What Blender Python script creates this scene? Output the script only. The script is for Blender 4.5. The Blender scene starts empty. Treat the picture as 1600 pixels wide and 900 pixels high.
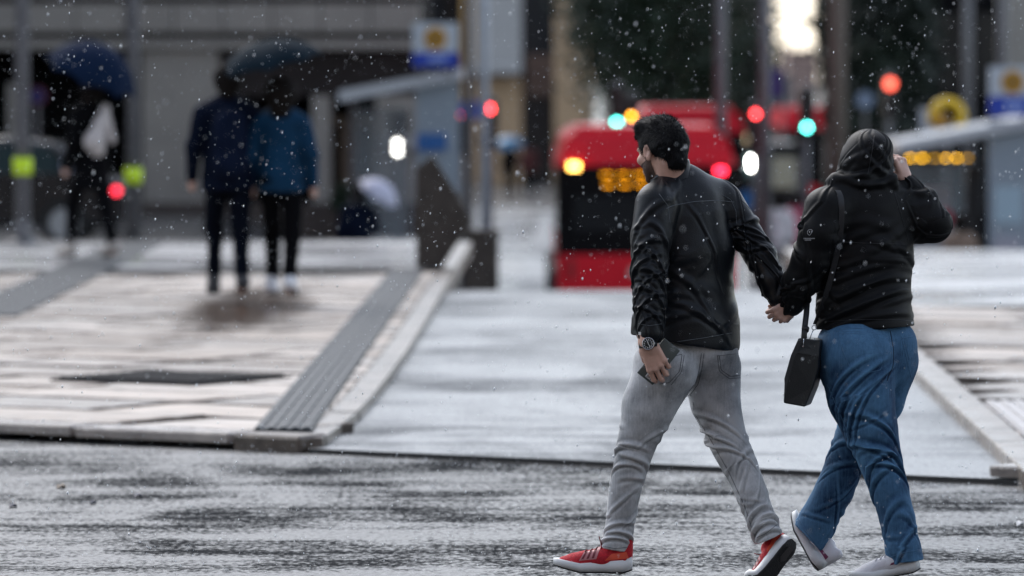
import bpy, bmesh, math, random
import numpy as np
from mathutils import Vector, Matrix
from mathutils.bvhtree import BVHTree
R = math.radians
rng = np.random.default_rng(11)
random.seed(11)

# ------------------------------------------------------------------ camera
CAM_H, FPX, HORIZON = 1.9, 8889.0, 108.0      # height, focal length in photo pixels, eye-level row
PITCH = math.atan((450 - HORIZON) / FPX)
sc = bpy.context.scene
col = sc.collection
cam_data = bpy.data.cameras.new('camera'); cam = bpy.data.objects.new('camera', cam_data); col.objects.link(cam)
cam.location = (0, 0, CAM_H); cam.rotation_euler = (R(90) - PITCH, 0, 0)
cam_data.lens = 200; cam_data.sensor_width = 36; cam_data.clip_start = .5; cam_data.clip_end = 2000
cam_data.dof.use_dof = True; cam_data.dof.focus_distance = 21.4; cam_data.dof.aperture_fstop = 2.8
sc.camera = cam

# ------------------------------------------------------------------ light
SUN_EL, SUN_AZ = 42, 26                       # soft overcast light, from ahead and left
w = bpy.data.worlds.new('World'); sc.world = w; w.use_nodes = True
nt = w.node_tree; bg = nt.nodes['Background']
sky = nt.nodes.new('ShaderNodeTexSky'); sky.sky_type = 'NISHITA'; sky.sun_disc = False
sky.sun_elevation = R(SUN_EL); sky.sun_rotation = R(-SUN_AZ); sky.air_density = 1.0; sky.dust_density = 1.1; sky.ozone_density = 1.0
hsv = nt.nodes.new('ShaderNodeHueSaturation'); hsv.inputs['Saturation'].default_value = .55
nt.links.new(sky.outputs[0], hsv.inputs['Color']); nt.links.new(hsv.outputs[0], bg.inputs['Color'])
bg.inputs['Strength'].default_value = .15
sun_d = bpy.data.lights.new('sun', 'SUN'); sun = bpy.data.objects.new('sun', sun_d); col.objects.link(sun)
sun_d.energy = 1.05; sun_d.angle = R(40); sun_d.color = (1, .98, .96)
sun.rotation_euler = Vector((-math.sin(R(SUN_AZ)) * math.cos(R(SUN_EL)), math.cos(R(SUN_AZ)) * math.cos(R(SUN_EL)), math.sin(R(SUN_EL)))).to_track_quat('Z', 'Y').to_euler()
sc.view_settings.view_transform = 'Standard'; sc.view_settings.look = 'None'
sc.view_settings.gamma = 1; sc.view_settings.use_curve_mapping = False
sc.view_settings.exposure = 0.9
sc.render.engine = 'CYCLES'
sc.cycles.use_denoising = True; sc.cycles.sample_clamp_indirect = 4; sc.cycles.max_bounces = 8

# ------------------------------------------------------------------ pixel helpers (photo is 1600 x 900)
cp, sp = math.cos(PITCH), math.sin(PITCH)
def ray(px, py):
    x, z = (px - 800) / FPX, (450 - py) / FPX
    return np.array([x, cp + z * sp, -sp + z * cp])
def at(px, py, D):                      # point on the pixel's ray at distance D along the street
    r = ray(px, py); return r * (D / r[1]) + np.array([0, 0, CAM_H])
def on(px, py, z=0.0):                  # point on the pixel's ray at height z
    r = ray(px, py); return r * ((z - CAM_H) / r[2]) + np.array([0, 0, CAM_H])
def ppm(D): return FPX / D

# ------------------------------------------------------------------ objects
def mesh_obj(name, V, F, mat, parent=None, smooth=False):
    me = bpy.data.meshes.new(name)
    me.from_pydata([tuple(map(float, v)) for v in V] if len(V) < 5000 else np.asarray(V).tolist(), [], F if isinstance(F, list) else F.tolist())
    if mat is not None: me.materials.append(mat)
    if smooth: me.polygons.foreach_set('use_smooth', np.ones(len(me.polygons), dtype=bool))
    me.update()
    o = bpy.data.objects.new(name, me); col.objects.link(o)
    if parent is not None: o.parent = parent; o.matrix_parent_inverse = parent_inv(parent)
    return o
def parent_inv(p): return Matrix.LocRotScale(p.location, p.rotation_euler, p.scale).inverted()
def empty(name, loc=(0, 0, 0)):
    o = bpy.data.objects.new(name, None); col.objects.link(o); o.location = tuple(map(float, loc)); o.empty_display_size = .1
    return o
def tag(o, label=None, cat=None, group=None, kind=None):
    if label: o['label'] = label
    if cat: o['category'] = cat
    if group: o['group'] = group
    if kind: o['kind'] = kind
    return o

class MB:                               # collects simple shapes into one mesh
    def __init__(s): s.V = []; s.F = []
    def add(s, V, F):
        n = len(s.V); s.V += [tuple(map(float, v)) for v in V]; s.F += [tuple(i + n for i in f) for f in F]; return s
    def box(s, c, d, rz=0.0, bev=0.0, M=None):
        bm = bmesh.new(); bmesh.ops.create_cube(bm, size=1)
        bmesh.ops.scale(bm, vec=d, verts=bm.verts)
        if bev: bmesh.ops.bevel(bm, geom=bm.edges[:], offset=bev, segments=2, affect='EDGES', profile=.6)
        m = Matrix.Translation(c) @ (Matrix.Rotation(rz, 4, 'Z') if M is None else M)
        bm.transform(m); bm.verts.index_update()
        s.add([v.co for v in bm.verts], [[v.index for v in f.verts] for f in bm.faces]); bm.free(); return s
    def span(s, lo, hi, bev=0.0):
        lo = np.array(lo, float); hi = np.array(hi, float); return s.box(tuple((lo + hi) / 2), tuple(hi - lo), bev=bev)
    def tube(s, pts, r, n=10, caps=True):
        pts = [np.array(p, float) for p in pts]; rs = r if hasattr(r, '__len__') else [r] * len(pts)
        V = []; F = []; up = None
        for i, p in enumerate(pts):
            t = pts[min(i + 1, len(pts) - 1)] - pts[max(i - 1, 0)]; t = t / (np.linalg.norm(t) + 1e-12)
            if up is None:
                up = np.cross(t, [0, 1, 0]) if abs(t[1]) < .9 else np.cross(t, [1, 0, 0])
            up = up - t * np.dot(up, t); up /= np.linalg.norm(up) + 1e-12; b = np.cross(t, up)
            for k in range(n):
                a = 2 * math.pi * k / n; V.append(p + rs[i] * (math.cos(a) * up + math.sin(a) * b))
        for i in range(len(pts) - 1):
            for k in range(n):
                F.append((i * n + k, i * n + (k + 1) % n, (i + 1) * n + (k + 1) % n, (i + 1) * n + k))
        if caps: F += [tuple(range(n))[::-1], tuple(range((len(pts) - 1) * n, len(pts) * n))]
        return s.add(V, F)
    def disc(s, c, axis, r, t, n=24):   # short cylinder along axis
        c = np.array(c, float); a = np.array(axis, float); a /= np.linalg.norm(a)
        return s.tube([c - a * t / 2, c + a * t / 2], r, n)
    def lathe(s, c, prof, n=20, M=None):
        V = []; F = []
        for (r, z) in prof:
            for k in range(n):
                a = 2 * math.pi * k / n; V.append(Vector((r * math.cos(a), r * math.sin(a), z)))
        if M is not None: V = [M @ v for v in V]
        V = [np.array(v) + np.array(c) for v in V]
        for i in range(len(prof) - 1):
            for k in range(n): F.append((i * n + k, i * n + (k + 1) % n, (i + 1) * n + (k + 1) % n, (i + 1) * n + k))
        F += [tuple(range(n))[::-1], tuple(range((len(prof) - 1) * n, len(prof) * n))]
        return s.add(V, F)
    def prism(s, poly, axis_vec):       # polygon of 3-D points extruded along a vector
        n = len(poly); a = np.array(axis_vec, float); P0 = [np.array(p, float) for p in poly]
        V = P0 + [p + a for p in P0]
        F = [tuple(range(n)), tuple(range(n, 2 * n))[::-1]] + [(i, i + n, (i + 1) % n + n, (i + 1) % n) for i in range(n)]
        return s.add(V, F)
    def build(s, name, mat, parent=None, smooth=False): return mesh_obj(name, s.V, s.F, mat, parent, smooth)

# ------------------------------------------------------------------ materials
def mat(name, c, rough=.6, metal=0.0, var=0.0, scale=8.0, bump=0.0, bscale=60.0, stretch=(1, 1, 1), emit=None, estr=0.0, spec=.5, rvar=0.0, coat=0.0, objvar=0.0, sheen=0.0, alpha=None, trans=0.0, bdist=.01):
    m = bpy.data.materials.new(name); m.use_nodes = True; t = m.node_tree; b = t.nodes['Principled BSDF']
    b.inputs['Base Color'].default_value = (*c, 1); b.inputs['Roughness'].default_value = rough; b.inputs['Metallic'].default_value = metal
    b.inputs['Specular IOR Level'].default_value = spec
    if coat: b.inputs['Coat Weight'].default_value = coat; b.inputs['Coat Roughness'].default_value = .12
    if sheen: b.inputs['Sheen Weight'].default_value = sheen; b.inputs['Sheen Roughness'].default_value = .4
    if trans: b.inputs['Transmission Weight'].default_value = trans
    if emit: b.inputs['Emission Color'].default_value = (*emit, 1); b.inputs['Emission Strength'].default_value = estr
    if alpha is not None: b.inputs['Alpha'].default_value = alpha
    if var or bump or rvar or objvar:
        tc = t.nodes.new('ShaderNodeTexCoord'); mp = t.nodes.new('ShaderNodeMapping'); mp.inputs['Scale'].default_value = stretch
        t.links.new(tc.outputs['Object'], mp.inputs[0])
        n1 = t.nodes.new('ShaderNodeTexNoise'); n1.inputs['Scale'].default_value = scale; n1.inputs['Detail'].default_value = 6; n1.inputs['Roughness'].default_value = .62
        t.links.new(mp.outputs[0], n1.inputs['Vector'])
        if objvar:
            oi = t.nodes.new('ShaderNodeObjectInfo'); add = t.nodes.new('ShaderNodeVectorMath'); add.operation = 'ADD'
            ml = t.nodes.new('ShaderNodeMath'); ml.operation = 'MULTIPLY'; ml.inputs[1].default_value = 37
            t.links.new(oi.outputs['Random'], ml.inputs[0]); t.links.new(mp.outputs[0], add.inputs[0]); t.links.new(ml.outputs[0], add.inputs[1]); t.links.new(add.outputs[0], n1.inputs['Vector'])
        if var or objvar:
            mr = t.nodes.new('ShaderNodeMapRange'); mr.inputs[1].default_value = .25; mr.inputs[2].default_value = .75
            mr.inputs[3].default_value = 1 - var; mr.inputs[4].default_value = 1 + var
            t.links.new(n1.outputs[0], mr.inputs[0]); fac = mr.outputs[0]
            if objvar:
                mo = t.nodes.new('ShaderNodeMapRange'); mo.inputs[3].default_value = 1 - objvar; mo.inputs[4].default_value = 1 + objvar
                t.links.new(oi.outputs['Random'], mo.inputs[0]); mm = t.nodes.new('ShaderNodeMath'); mm.operation = 'MULTIPLY'
                t.links.new(fac, mm.inputs[0]); t.links.new(mo.outputs[0], mm.inputs[1]); fac = mm.outputs[0]
            vm = t.nodes.new('ShaderNodeVectorMath'); vm.operation = 'SCALE'; vm.inputs[0].default_value = c
            t.links.new(fac, vm.inputs['Scale']); t.links.new(vm.outputs[0], b.inputs['Base Color'])
        if rvar:
            n3 = t.nodes.new('ShaderNodeTexNoise'); n3.inputs['Scale'].default_value = scale * .6; n3.inputs['Detail'].default_value = 4; t.links.new(mp.outputs[0], n3.inputs['Vector'])
            mr2 = t.nodes.new('ShaderNodeMapRange'); mr2.inputs[1].default_value = .3; mr2.inputs[2].default_value = .7
            mr2.inputs[3].default_value = max(.03, rough - rvar); mr2.inputs[4].default_value = min(1, rough + rvar)
            t.links.new(n3.outputs[0], mr2.inputs[0]); t.links.new(mr2.outputs[0], b.inputs['Roughness'])
        if bump:
            n2 = t.nodes.new('ShaderNodeTexNoise'); n2.inputs['Scale'].default_value = bscale; n2.inputs['Detail'].default_value = 4
            t.links.new(mp.outputs[0], n2.inputs['Vector'])
            bp = t.nodes.new('ShaderNodeBump'); bp.inputs['Strength'].default_value = bump; bp.inputs['Distance'].default_value = bdist
            t.links.new(n2.outputs[0], bp.inputs['Height']); t.links.new(bp.outputs[0], b.inputs['Normal'])
    return m
def lamp_mat(name, c, s): return mat(name, tuple(x * .5 for x in c), .3, emit=c, estr=s)
# ------------------------------------------------------------------ implicit surfaces (bodies, clothes, hands)
def unit(v): v = np.array(v, float); return v / (np.linalg.norm(v) + 1e-12)
class Field:
    def __init__(s, lo, hi, h):
        s.lo = np.array(lo, float); s.h = h; s.n = np.ceil((np.array(hi) - s.lo) / h).astype(int) + 1
        s.F = np.full(tuple(s.n), .08, np.float32)
    def _sl(s, lo, hi):
        a = np.clip(np.floor((np.array(lo) - s.lo) / s.h).astype(int), 0, s.n); b = np.clip(np.ceil((np.array(hi) - s.lo) / s.h).astype(int) + 1, 0, s.n)
        ax = [s.lo[i] + s.h * np.arange(a[i], b[i], dtype=np.float32) for i in range(3)]
        return tuple(slice(a[i], b[i]) for i in range(3)), np.stack(np.meshgrid(*ax, indexing='ij'), -1).astype(np.float32)
    def _put(s, sl, d, k, sub):
        f = s.F[sl]
        if sub: s.F[sl] = np.maximum(f, -d); return
        if k:
            g = np.clip(.5 + .5 * (d - f) / k, 0, 1); s.F[sl] = d * (1 - g) + f * g - k * g * (1 - g)
        else: s.F[sl] = np.minimum(f, d)
    def cone(s, a, b, ra, rb, k=.01, n=None, fl=1.0, sub=False):
        a = np.array(a, float); b = np.array(b, float); m = max(ra, rb) * max(1, fl) + k + .03
        sl, p = s._sl(np.minimum(a, b) - m, np.maximum(a, b) + m)
        if p.size == 0: return s
        q = p - a.astype(np.float32); ba = (b - a)
        if n is not None:
            n = unit(n).astype(np.float32); q = q + (1 / fl - 1) * (q @ n)[..., None] * n; ba = ba + (1 / fl - 1) * (ba @ n) * n
        L = max(float(ba @ ba), 1e-12); t = np.clip((q @ ba.astype(np.float32)) / L, 0, 1)
        d = np.linalg.norm(q - t[..., None] * ba.astype(np.float32), axis=-1) - (ra + (rb - ra) * t)
        if n is not None: d = d * (fl + 1) / 2 if fl < 1 else d
        s._put(sl, d, k, sub); return s
    def ball(s, c, r, k=.01, M=None, sub=False):    # ellipsoid, r = 3 radii along the columns of M
        c = np.array(c, float); r = np.array(r if hasattr(r, '__len__') else [r] * 3, float); m = r.max() + k + .03
        sl, p = s._sl(c - m, c + m)
        if p.size == 0: return s
        q = p - c.astype(np.float32)
        if M is not None: q = q @ np.array(M, np.float32)
        e = q / r.astype(np.float32); l = np.linalg.norm(e, axis=-1); g = np.linalg.norm(e / r.astype(np.float32), axis=-1) + 1e-9
        s._put(sl, l * (l - 1) / g, k, sub); return s
    def chain(s, P, rad, k=.012, n=None, fl=1.0):
        for i in range(len(P) - 1): s.cone(P[i], P[i + 1], rad[i], rad[i + 1], k, n, fl)
        return s
    def cut(s, pt, nrm, box=None, k=.004):          # removes the side the normal points to
        lo, hi = (s.lo, s.lo + s.h * (s.n - 1)) if box is None else box
        sl, p = s._sl(lo, hi); d = (p - np.array(pt, np.float32)) @ unit(nrm).astype(np.float32)
        f = s.F[sl]; s.F[sl] = np.maximum(f, d); return s
    def mesh(s, smooth=2):
        F = s.F; ins = F < 0; n = np.array(F.shape)
        C = np.zeros(n - 1, np.int8)
        for i in (0, 1):
            for j in (0, 1):
                for k in (0, 1): C += ins[i:n[0] - 1 + i, j:n[1] - 1 + j, k:n[2] - 1 + k]
        act = (C > 0) & (C < 8); idx = np.argwhere(act); cid = np.full(tuple(n - 1), -1, np.int64); cid[act] = np.arange(len(idx))
        acc = np.zeros((len(idx), 3)); cnt = np.zeros(len(idx))
        cor = [(i, j, k) for i in (0, 1) for j in (0, 1) for k in (0, 1)]
        for a in cor:
            for ax in range(3):
                if a[ax]: continue
                b = list(a); b[ax] = 1
                fa = F[idx[:, 0] + a[0], idx[:, 1] + a[1], idx[:, 2] + a[2]].astype(float); fb = F[idx[:, 0] + b[0], idx[:, 1] + b[1], idx[:, 2] + b[2]].astype(float)
                m = (fa < 0) != (fb < 0); t = np.where(m, fa / np.where(m, fa - fb, 1), 0)
                pt = idx + np.array(a, float); pt[:, ax] += t
                acc[m] += pt[m]; cnt[m] += 1
        V = s.lo + s.h * acc / cnt[:, None]
        Q = []
        for ax in range(3):
            u, v = (ax + 1) % 3, (ax + 2) % 3
            sl0 = [slice(1, -1)] * 3; sl1 = [slice(1, -1)] * 3; sl0[ax] = slice(0, -1); sl1[ax] = slice(1, None)
            A = ins[tuple(sl0)]; B = ins[tuple(sl1)]; e = np.argwhere(A != B)
            if len(e) == 0: continue
            flip = A[tuple(e.T)]; g = e + 1; g[:, ax] = e[:, ax]
            def cell(du, dv):
                c = g.copy(); c[:, u] -= du; c[:, v] -= dv; return cid[tuple(c.T)]
            q = np.stack([cell(1, 1), cell(0, 1), cell(0, 0), cell(1, 0)], 1); q[~flip] = q[~flip][:, ::-1]; Q.append(q)
        Q = np.concatenate(Q); Q = Q[(Q >= 0).all(1)]
        for _ in range(smooth): V = relax(V, Q, .5)
        return V, Q
def relax(V, Q, w):
    S = np.zeros_like(V); c = np.zeros(len(V))
    for i in range(4):
        a, b = Q[:, i], Q[:, (i + 1) % 4]
        for (p, q) in ((a, b), (b, a)):
            for ax in range(3): S[:, ax] += np.bincount(p, V[q, ax], len(V))
            c += np.bincount(p, minlength=len(V))
    return V * (1 - w) + w * S / np.maximum(c, 1)[:, None]
def normals(V, Q):
    nn = np.cross(V[Q[:, 2]] - V[Q[:, 0]], V[Q[:, 3]] - V[Q[:, 1]]); N = np.zeros_like(V)
    for i in range(4):
        for ax in range(3): N[:, ax] += np.bincount(Q[:, i], nn[:, ax], len(V))
    return N / (np.linalg.norm(N, axis=1)[:, None] + 1e-12)
def subdivide(V, Q):                                # one linear split of every quad
    E = np.concatenate([Q[:, [i, (i + 1) % 4]] for i in range(4)]); Es = np.sort(E, 1); u, inv = np.unique(Es[:, 0] * len(V) + Es[:, 1], return_inverse=True)
    ev = np.stack([u // len(V), u % len(V)], 1); n0 = len(V); n1 = n0 + len(ev)
    W = np.concatenate([V, V[ev].mean(1), V[Q].mean(1)]); m = len(Q); e = [n0 + inv[i * m:(i + 1) * m] for i in range(4)]; c = n1 + np.arange(m)
    return W, np.concatenate([np.stack([Q[:, i], e[i], c, e[(i + 3) % 4]], 1) for i in range(4)])

def limb_coords(V, P, ref=(0, -1, 0)):              # nearest point on a polyline: arc length, angle round it (0 = towards ref), distance
    P = np.array(P, float); best = np.full(len(V), 9.); S = np.zeros(len(V)); PH = np.zeros(len(V)); s0 = 0
    for i in range(len(P) - 1):
        ba = P[i + 1] - P[i]; L = np.linalg.norm(ba); t = np.clip((V - P[i]) @ ba / L ** 2, 0, 1); r = V - P[i] - t[:, None] * ba
        d = np.linalg.norm(r, axis=1); ax = ba / L; u = np.array(ref, float); u = unit(u - ax * (u @ ax)); v = np.cross(ax, u)
        m = d < best; best[m] = d[m]; S[m] = s0 + t[m] * L; PH[m] = np.arctan2((r @ v)[m], (r @ u)[m]); s0 += L
    return S, PH, best
def creases(V, Q, P, lst, reach, ref=(0, -1, 0)):   # lst: (s, phi, half angle, slope, bend, width, height)
    N = normals(V, Q); S, PH, D = limb_coords(V, P, ref); w = np.clip((reach - D) / (.25 * reach), 0, 1); h = np.zeros(len(V))
    for (s, ph, ha, sl, bd, wd, am) in lst:
        dp = (PH - ph + math.pi) % (2 * math.pi) - math.pi; win = np.clip(1 - (dp / ha) ** 2, 0, 1) ** 1.2
        u = (S - s - sl * dp - bd * dp * dp) / wd
        h += am * win * (np.exp(-u * u) - .7 * np.exp(-((u - 1.4) / .7) ** 2) - .3 * np.exp(-(u + 1.6) ** 2))
    return V + N * (h * w)[:, None]
def rand_creases(n, s0, s1, seed, amp=.006, wid=.012, slope=.05, phc=0.0, phs=3.1, ha=(.7, 1.5), bend=.03):
    g = np.random.default_rng(seed)
    return [(g.uniform(s0, s1), phc + g.uniform(-phs, phs), g.uniform(*ha), g.normal(0, slope), g.normal(0, bend), wid * g.uniform(.6, 1.6), amp * g.uniform(.4, 1.3)) for _ in range(n)]
_pt = np.random.default_rng(5).integers(0, 256, 4096)
def vnoise(p):                                      # smooth value noise in [-1, 1]
    p = np.asarray(p, float); i = np.floor(p).astype(np.int64); f = p - i; f = f * f * (3 - 2 * f); o = 0
    def hsh(a, b, c): return _pt[(a * 73 + _pt[(b * 31 + _pt[c & 1023]) & 1023]) & 1023] / 127.5 - 1
    for dx in (0, 1):
        for dy in (0, 1):
            for dz in (0, 1):
                o = o + hsh(i[..., 0] + dx, i[..., 1] + dy, i[..., 2] + dz) * (f[..., 0] if dx else 1 - f[..., 0]) * (f[..., 1] if dy else 1 - f[..., 1]) * (f[..., 2] if dz else 1 - f[..., 2])
    return o
def lump(V, Q, amp, scale, stretch=(1, 1, 1), seed=0):
    return V + normals(V, Q) * (amp * vnoise(V * scale * np.array(stretch) + seed * 17.3))[:, None]

def hand(fd, W, d, n, t, curl, L=.19, thumb=(.5, .5), spread=.06, k=.006, fan=None):
    """W wrist, d towards the fingers, n palm normal, t thumb side; curl = 4 x (knuckle, middle, tip) in degrees, index first"""
    W = np.array(W, float); d = unit(d); n = unit(n - d * (np.array(n) @ d)); t = unit(t - d * (np.array(t) @ d) - n * (np.array(t) @ n)); s = L / .19
    kn = [W + s * (.092 * d + .030 * t), W + s * (.095 * d + .009 * t), W + s * (.090 * d - .012 * t), W + s * (.080 * d - .031 * t)]
    for i, q in enumerate(kn):
        b0 = W + s * (.01 * d + (.018 - .012 * i) * t)
        fd.cone(b0, q, .016 * s, (.0118, .0118, .0112, .0102)[i] * s, k * 1.6, n, .95)
    fd.cone(W - .03 * s * d, W + .02 * s * d, .026 * s, .025 * s, k * 2, n, .75)
    fd.cone(W + s * (.03 * d + .004 * t + .004 * n), W + s * (.07 * d + .004 * t + .003 * n), .024 * s, .024 * s, .012, n, .55)
    for i, q in enumerate(kn):
        ln = [(.043, .026, .021), (.047, .030, .022), (.044, .028, .022), (.034, .021, .019)][i]; r = (.0092, .0094, .0089, .0079)[i] * s
        a = 0; p = q; side = (1.5 - i) * spread
        fd.ball(q - n * .002 * s, .0108 * s, k)
        for j in range(3):
            a += R(curl[i][j]); dr = unit(math.cos(a) * (d + side * t) + math.sin(a) * n); p2 = p + dr * ln[j] * s
            fd.cone(p, p2, r * (1.02, .95, .88)[j], r * (.95, .88, .72)[j], .0035); p = p2
    b = W + s * (.022 * d + .026 * t + .006 * n); m = b + s * unit(.75 * d + (1 - thumb[0]) * t + thumb[0] * n) * .045
    e = m + s * unit(.9 * d + .35 * (1 - thumb[1]) * t + thumb[1] * n) * .033; g = e + s * unit(.95 * d + .1 * t + thumb[1] * .8 * n) * .026
    fd.cone(b, m, .0165 * s, .0125 * s, k * 1.5); fd.cone(m, e, .0118 * s, .0105 * s, .004); fd.cone(e, g, .0105 * s, .008 * s, .003)
    return fd

def bvh_of(V, Q): return BVHTree.FromPolygons([tuple(v) for v in V], [tuple(q) for q in Q])
def cast(bvh, px, py, off=.0015, D0=20.0):          # photo pixel -> point on a surface
    r = Vector(ray(px, py)).normalized(); o = Vector((0, 0, CAM_H)) + r * D0
    h = bvh.ray_cast(o, r)
    if h[0] is None:
        q = at(px, py, 21.4); h = bvh.find_nearest(Vector(q))
    return np.array(h[0]) - np.array(r) * off
def stitch(name, bvh, pts, mt, parent, r=.0012, off=.0008, n=10):
    P = []
    for (a, b) in zip(pts[:-1], pts[1:]):
        for i in range(n): P.append(cast(bvh, a[0] + (b[0] - a[0]) * i / n, a[1] + (b[1] - a[1]) * i / n, off))
    P.append(cast(bvh, *pts[-1], off)); P = np.array(P); Pm = P.copy(); Pm[1:-1] = (P[:-2] + 2 * P[1:-1] + P[2:]) / 4
    return MB().tube(Pm, r, 5).build(name, mt, parent, True)
# ------------------------------------------------------------------ the setting: streets, kerbs, paving
def sstep(a, b, x): t = min(1, max(0, (x - a) / (b - a))); return t * t * (3 - 2 * t)
def ground_z(x, y):                     # the street falls away beyond the crest; the left side less so
    d = sstep(46, 84, y); return -d * (.45 + 1.45 * sstep(-5.0, -.6, x))
def edge_y(x): return 28.4 - .65 * (x + 1)          # where the cross street meets the side street
KLY, KLX = [27, 28.5, 29.2, 30.0, 31.5, 34, 37.4, 43, 50, 61, 160], [-1.0, -.95, -.91, -.855, -.80, -.745, -.685, -.615, -.55, -.42, .9]
def kerb_l(y): return float(np.interp(y, KLY, KLX))  # left and right kerb lines of the side street
def slope_l(y): return math.atan((kerb_l(y + .5) - kerb_l(y - .5)))
def kerb_r(y): return 2.38 + .0135 * (y - 30)

def wet_asphalt(name, base, r0, r1, streak, puddle, bump, scale=3.0, tint=(1, 1, 1), sharp=.10, fine=.22, dull=.0, dark=1.0, track=0):
    m = bpy.data.materials.new(name); m.use_nodes = True; t = m.node_tree; b = t.nodes['Principled BSDF']; N = t.nodes.new; L = t.links.new
    g = N('ShaderNodeNewGeometry'); mp = N('ShaderNodeMapping'); mp.inputs['Scale'].default_value = streak; L(g.outputs['Position'], mp.inputs[0])
    a = N('ShaderNodeTexNoise'); a.inputs['Scale'].default_value = scale; a.inputs['Detail'].default_value = 7; a.inputs['Roughness'].default_value = .62; a.inputs['Distortion'].default_value = .6; L(mp.outputs[0], a.inputs['Vector'])
    f = N('ShaderNodeTexNoise'); f.inputs['Scale'].default_value = 95; f.inputs['Detail'].default_value = 3; f.inputs['Roughness'].default_value = .7; L(g.outputs['Position'], f.inputs['Vector'])
    a2 = N('ShaderNodeTexNoise'); a2.inputs['Scale'].default_value = 38; a2.inputs['Detail'].default_value = 4; a2.inputs['Roughness'].default_value = .7; mp2 = N('ShaderNodeMapping'); mp2.inputs['Scale'].default_value = (1, .4, 1); L(g.outputs['Position'], mp2.inputs[0]); L(mp2.outputs[0], a2.inputs['Vector'])
    am = N('ShaderNodeMath'); am.operation = 'MULTIPLY_ADD'; am.inputs[1].default_value = fine; L(a2.outputs[0], am.inputs[0]); L(a.outputs[0], am.inputs[2]); sb = N('ShaderNodeMath'); sb.operation = 'SUBTRACT'; sb.inputs[1].default_value = fine / 2; L(am.outputs[0], sb.inputs[0])
    if track:                                       # wheel tracks drawn out along the street
        mp3 = N('ShaderNodeMapping'); mp3.inputs['Rotation'].default_value = (0, 0, -math.atan(-.65) * .25); mp3.inputs['Scale'].default_value = (.22, 1.9, 1); L(g.outputs['Position'], mp3.inputs[0]); a3 = N('ShaderNodeTexNoise'); a3.inputs['Scale'].default_value = 1.4; a3.inputs['Detail'].default_value = 6; a3.inputs['Roughness'].default_value = .65; L(mp3.outputs[0], a3.inputs['Vector'])
        t1 = N('ShaderNodeMath'); t1.operation = 'MULTIPLY_ADD'; t1.inputs[1].default_value = track; L(a3.outputs[0], t1.inputs[0]); L(sb.outputs[0], t1.inputs[2]); sb = N('ShaderNodeMath'); sb.operation = 'SUBTRACT'; sb.inputs[1].default_value = track / 2; L(t1.outputs[0], sb.inputs[0])
    wet = N('ShaderNodeMapRange'); wet.inputs[1].default_value = puddle - sharp; wet.inputs[2].default_value = puddle + sharp; L(sb.outputs[0], wet.inputs[0])   # 0 dry-ish grain .. 1 water film
    ro = N('ShaderNodeMapRange'); ro.inputs[3].default_value = r1; ro.inputs[4].default_value = r0; L(wet.outputs[0], ro.inputs[0]); ra = N('ShaderNodeMath'); ra.operation = 'MULTIPLY_ADD'; ra.inputs[1].default_value = .45; L(a2.outputs[0], ra.inputs[0]); rs_ = N('ShaderNodeMath'); rs_.operation = 'SUBTRACT'; rs_.inputs[1].default_value = .225; L(ro.outputs[0], rs_.inputs[0]); L(rs_.outputs[0], ra.inputs[2]); ra.use_clamp = True; L(ra.outputs[0], b.inputs['Roughness'])
    c = N('ShaderNodeMapRange'); c.inputs[1].default_value = .25; c.inputs[2].default_value = .8; c.inputs[3].default_value = base * .45; c.inputs[4].default_value = base * 1.7; L(f.outputs[0], c.inputs[0])
    vm = N('ShaderNodeVectorMath'); vm.operation = 'SCALE'; vm.inputs[0].default_value = tint; L(c.outputs[0], vm.inputs['Scale']); L(vm.outputs[0], b.inputs['Base Color'])
    bs = N('ShaderNodeMapRange'); bs.inputs[3].default_value = bump; bs.inputs[4].default_value = bump * .12; L(wet.outputs[0], bs.inputs[0])
    bp = N('ShaderNodeBump'); bp.inputs['Distance'].default_value = .012; L(f.outputs[0], bp.inputs['Height']); L(bs.outputs[0], bp.inputs['Strength'])
    rp = N('ShaderNodeTexNoise'); rp.inputs['Scale'].default_value = 9; rp.inputs['Detail'].default_value = 2; L(g.outputs['Position'], rp.inputs['Vector'])
    bp2 = N('ShaderNodeBump'); bp2.inputs['Distance'].default_value = .02; bp2.inputs['Strength'].default_value = .42; L(rp.outputs[0], bp2.inputs['Height']); L(bp.outputs[0], bp2.inputs['Normal']); L(bp2.outputs[0], b.inputs['Normal'])
    b.inputs['Specular IOR Level'].default_value = .6
    df = N('ShaderNodeBsdfDiffuse'); df.inputs['Color'].default_value = (*[base * dark * q for q in tint], 1); mx = N('ShaderNodeMixShader'); ml = N('ShaderNodeMath'); ml.operation = 'MULTIPLY'; ml.inputs[1].default_value = dull   # bare rough grain where the water film is broken
    L(wet.outputs[0], ml.inputs[0]); L(ml.outputs[0], mx.inputs[0]); L(b.outputs[0], mx.inputs[1]); L(df.outputs[0], mx.inputs[2]); L(mx.outputs[0], t.nodes['Material Output'].inputs['Surface'])
    return m
M_road = wet_asphalt('wet_asphalt', .035, .5, .42, (.75, .55, 1), .55, .45, 1.5, (.93, 1, 1.1), .12, .9, .95, .6, .9)
M_table = wet_asphalt('wet_concrete_road', .17, .45, .38, (.5, .35, 1), .565, .35, 1.3, (.93, 1, 1.07), .14, .3, .75, .5, .6)
M_far = wet_asphalt('wet_far_road', .09, .2, .5, (.2, .15, 1), .45, .3, 1.2)
M_kerb = mat('granite_kerb', (.21, .18, .155), .34, var=.35, scale=9, bump=.35, bscale=60, rvar=.15, objvar=.15)
M_slab = mat('stone_slab', (.37, .315, .27), .40, var=.4, scale=5, bump=.4, bscale=40, rvar=.2, objvar=.38, stretch=(.6, 1.6, 1))
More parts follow.
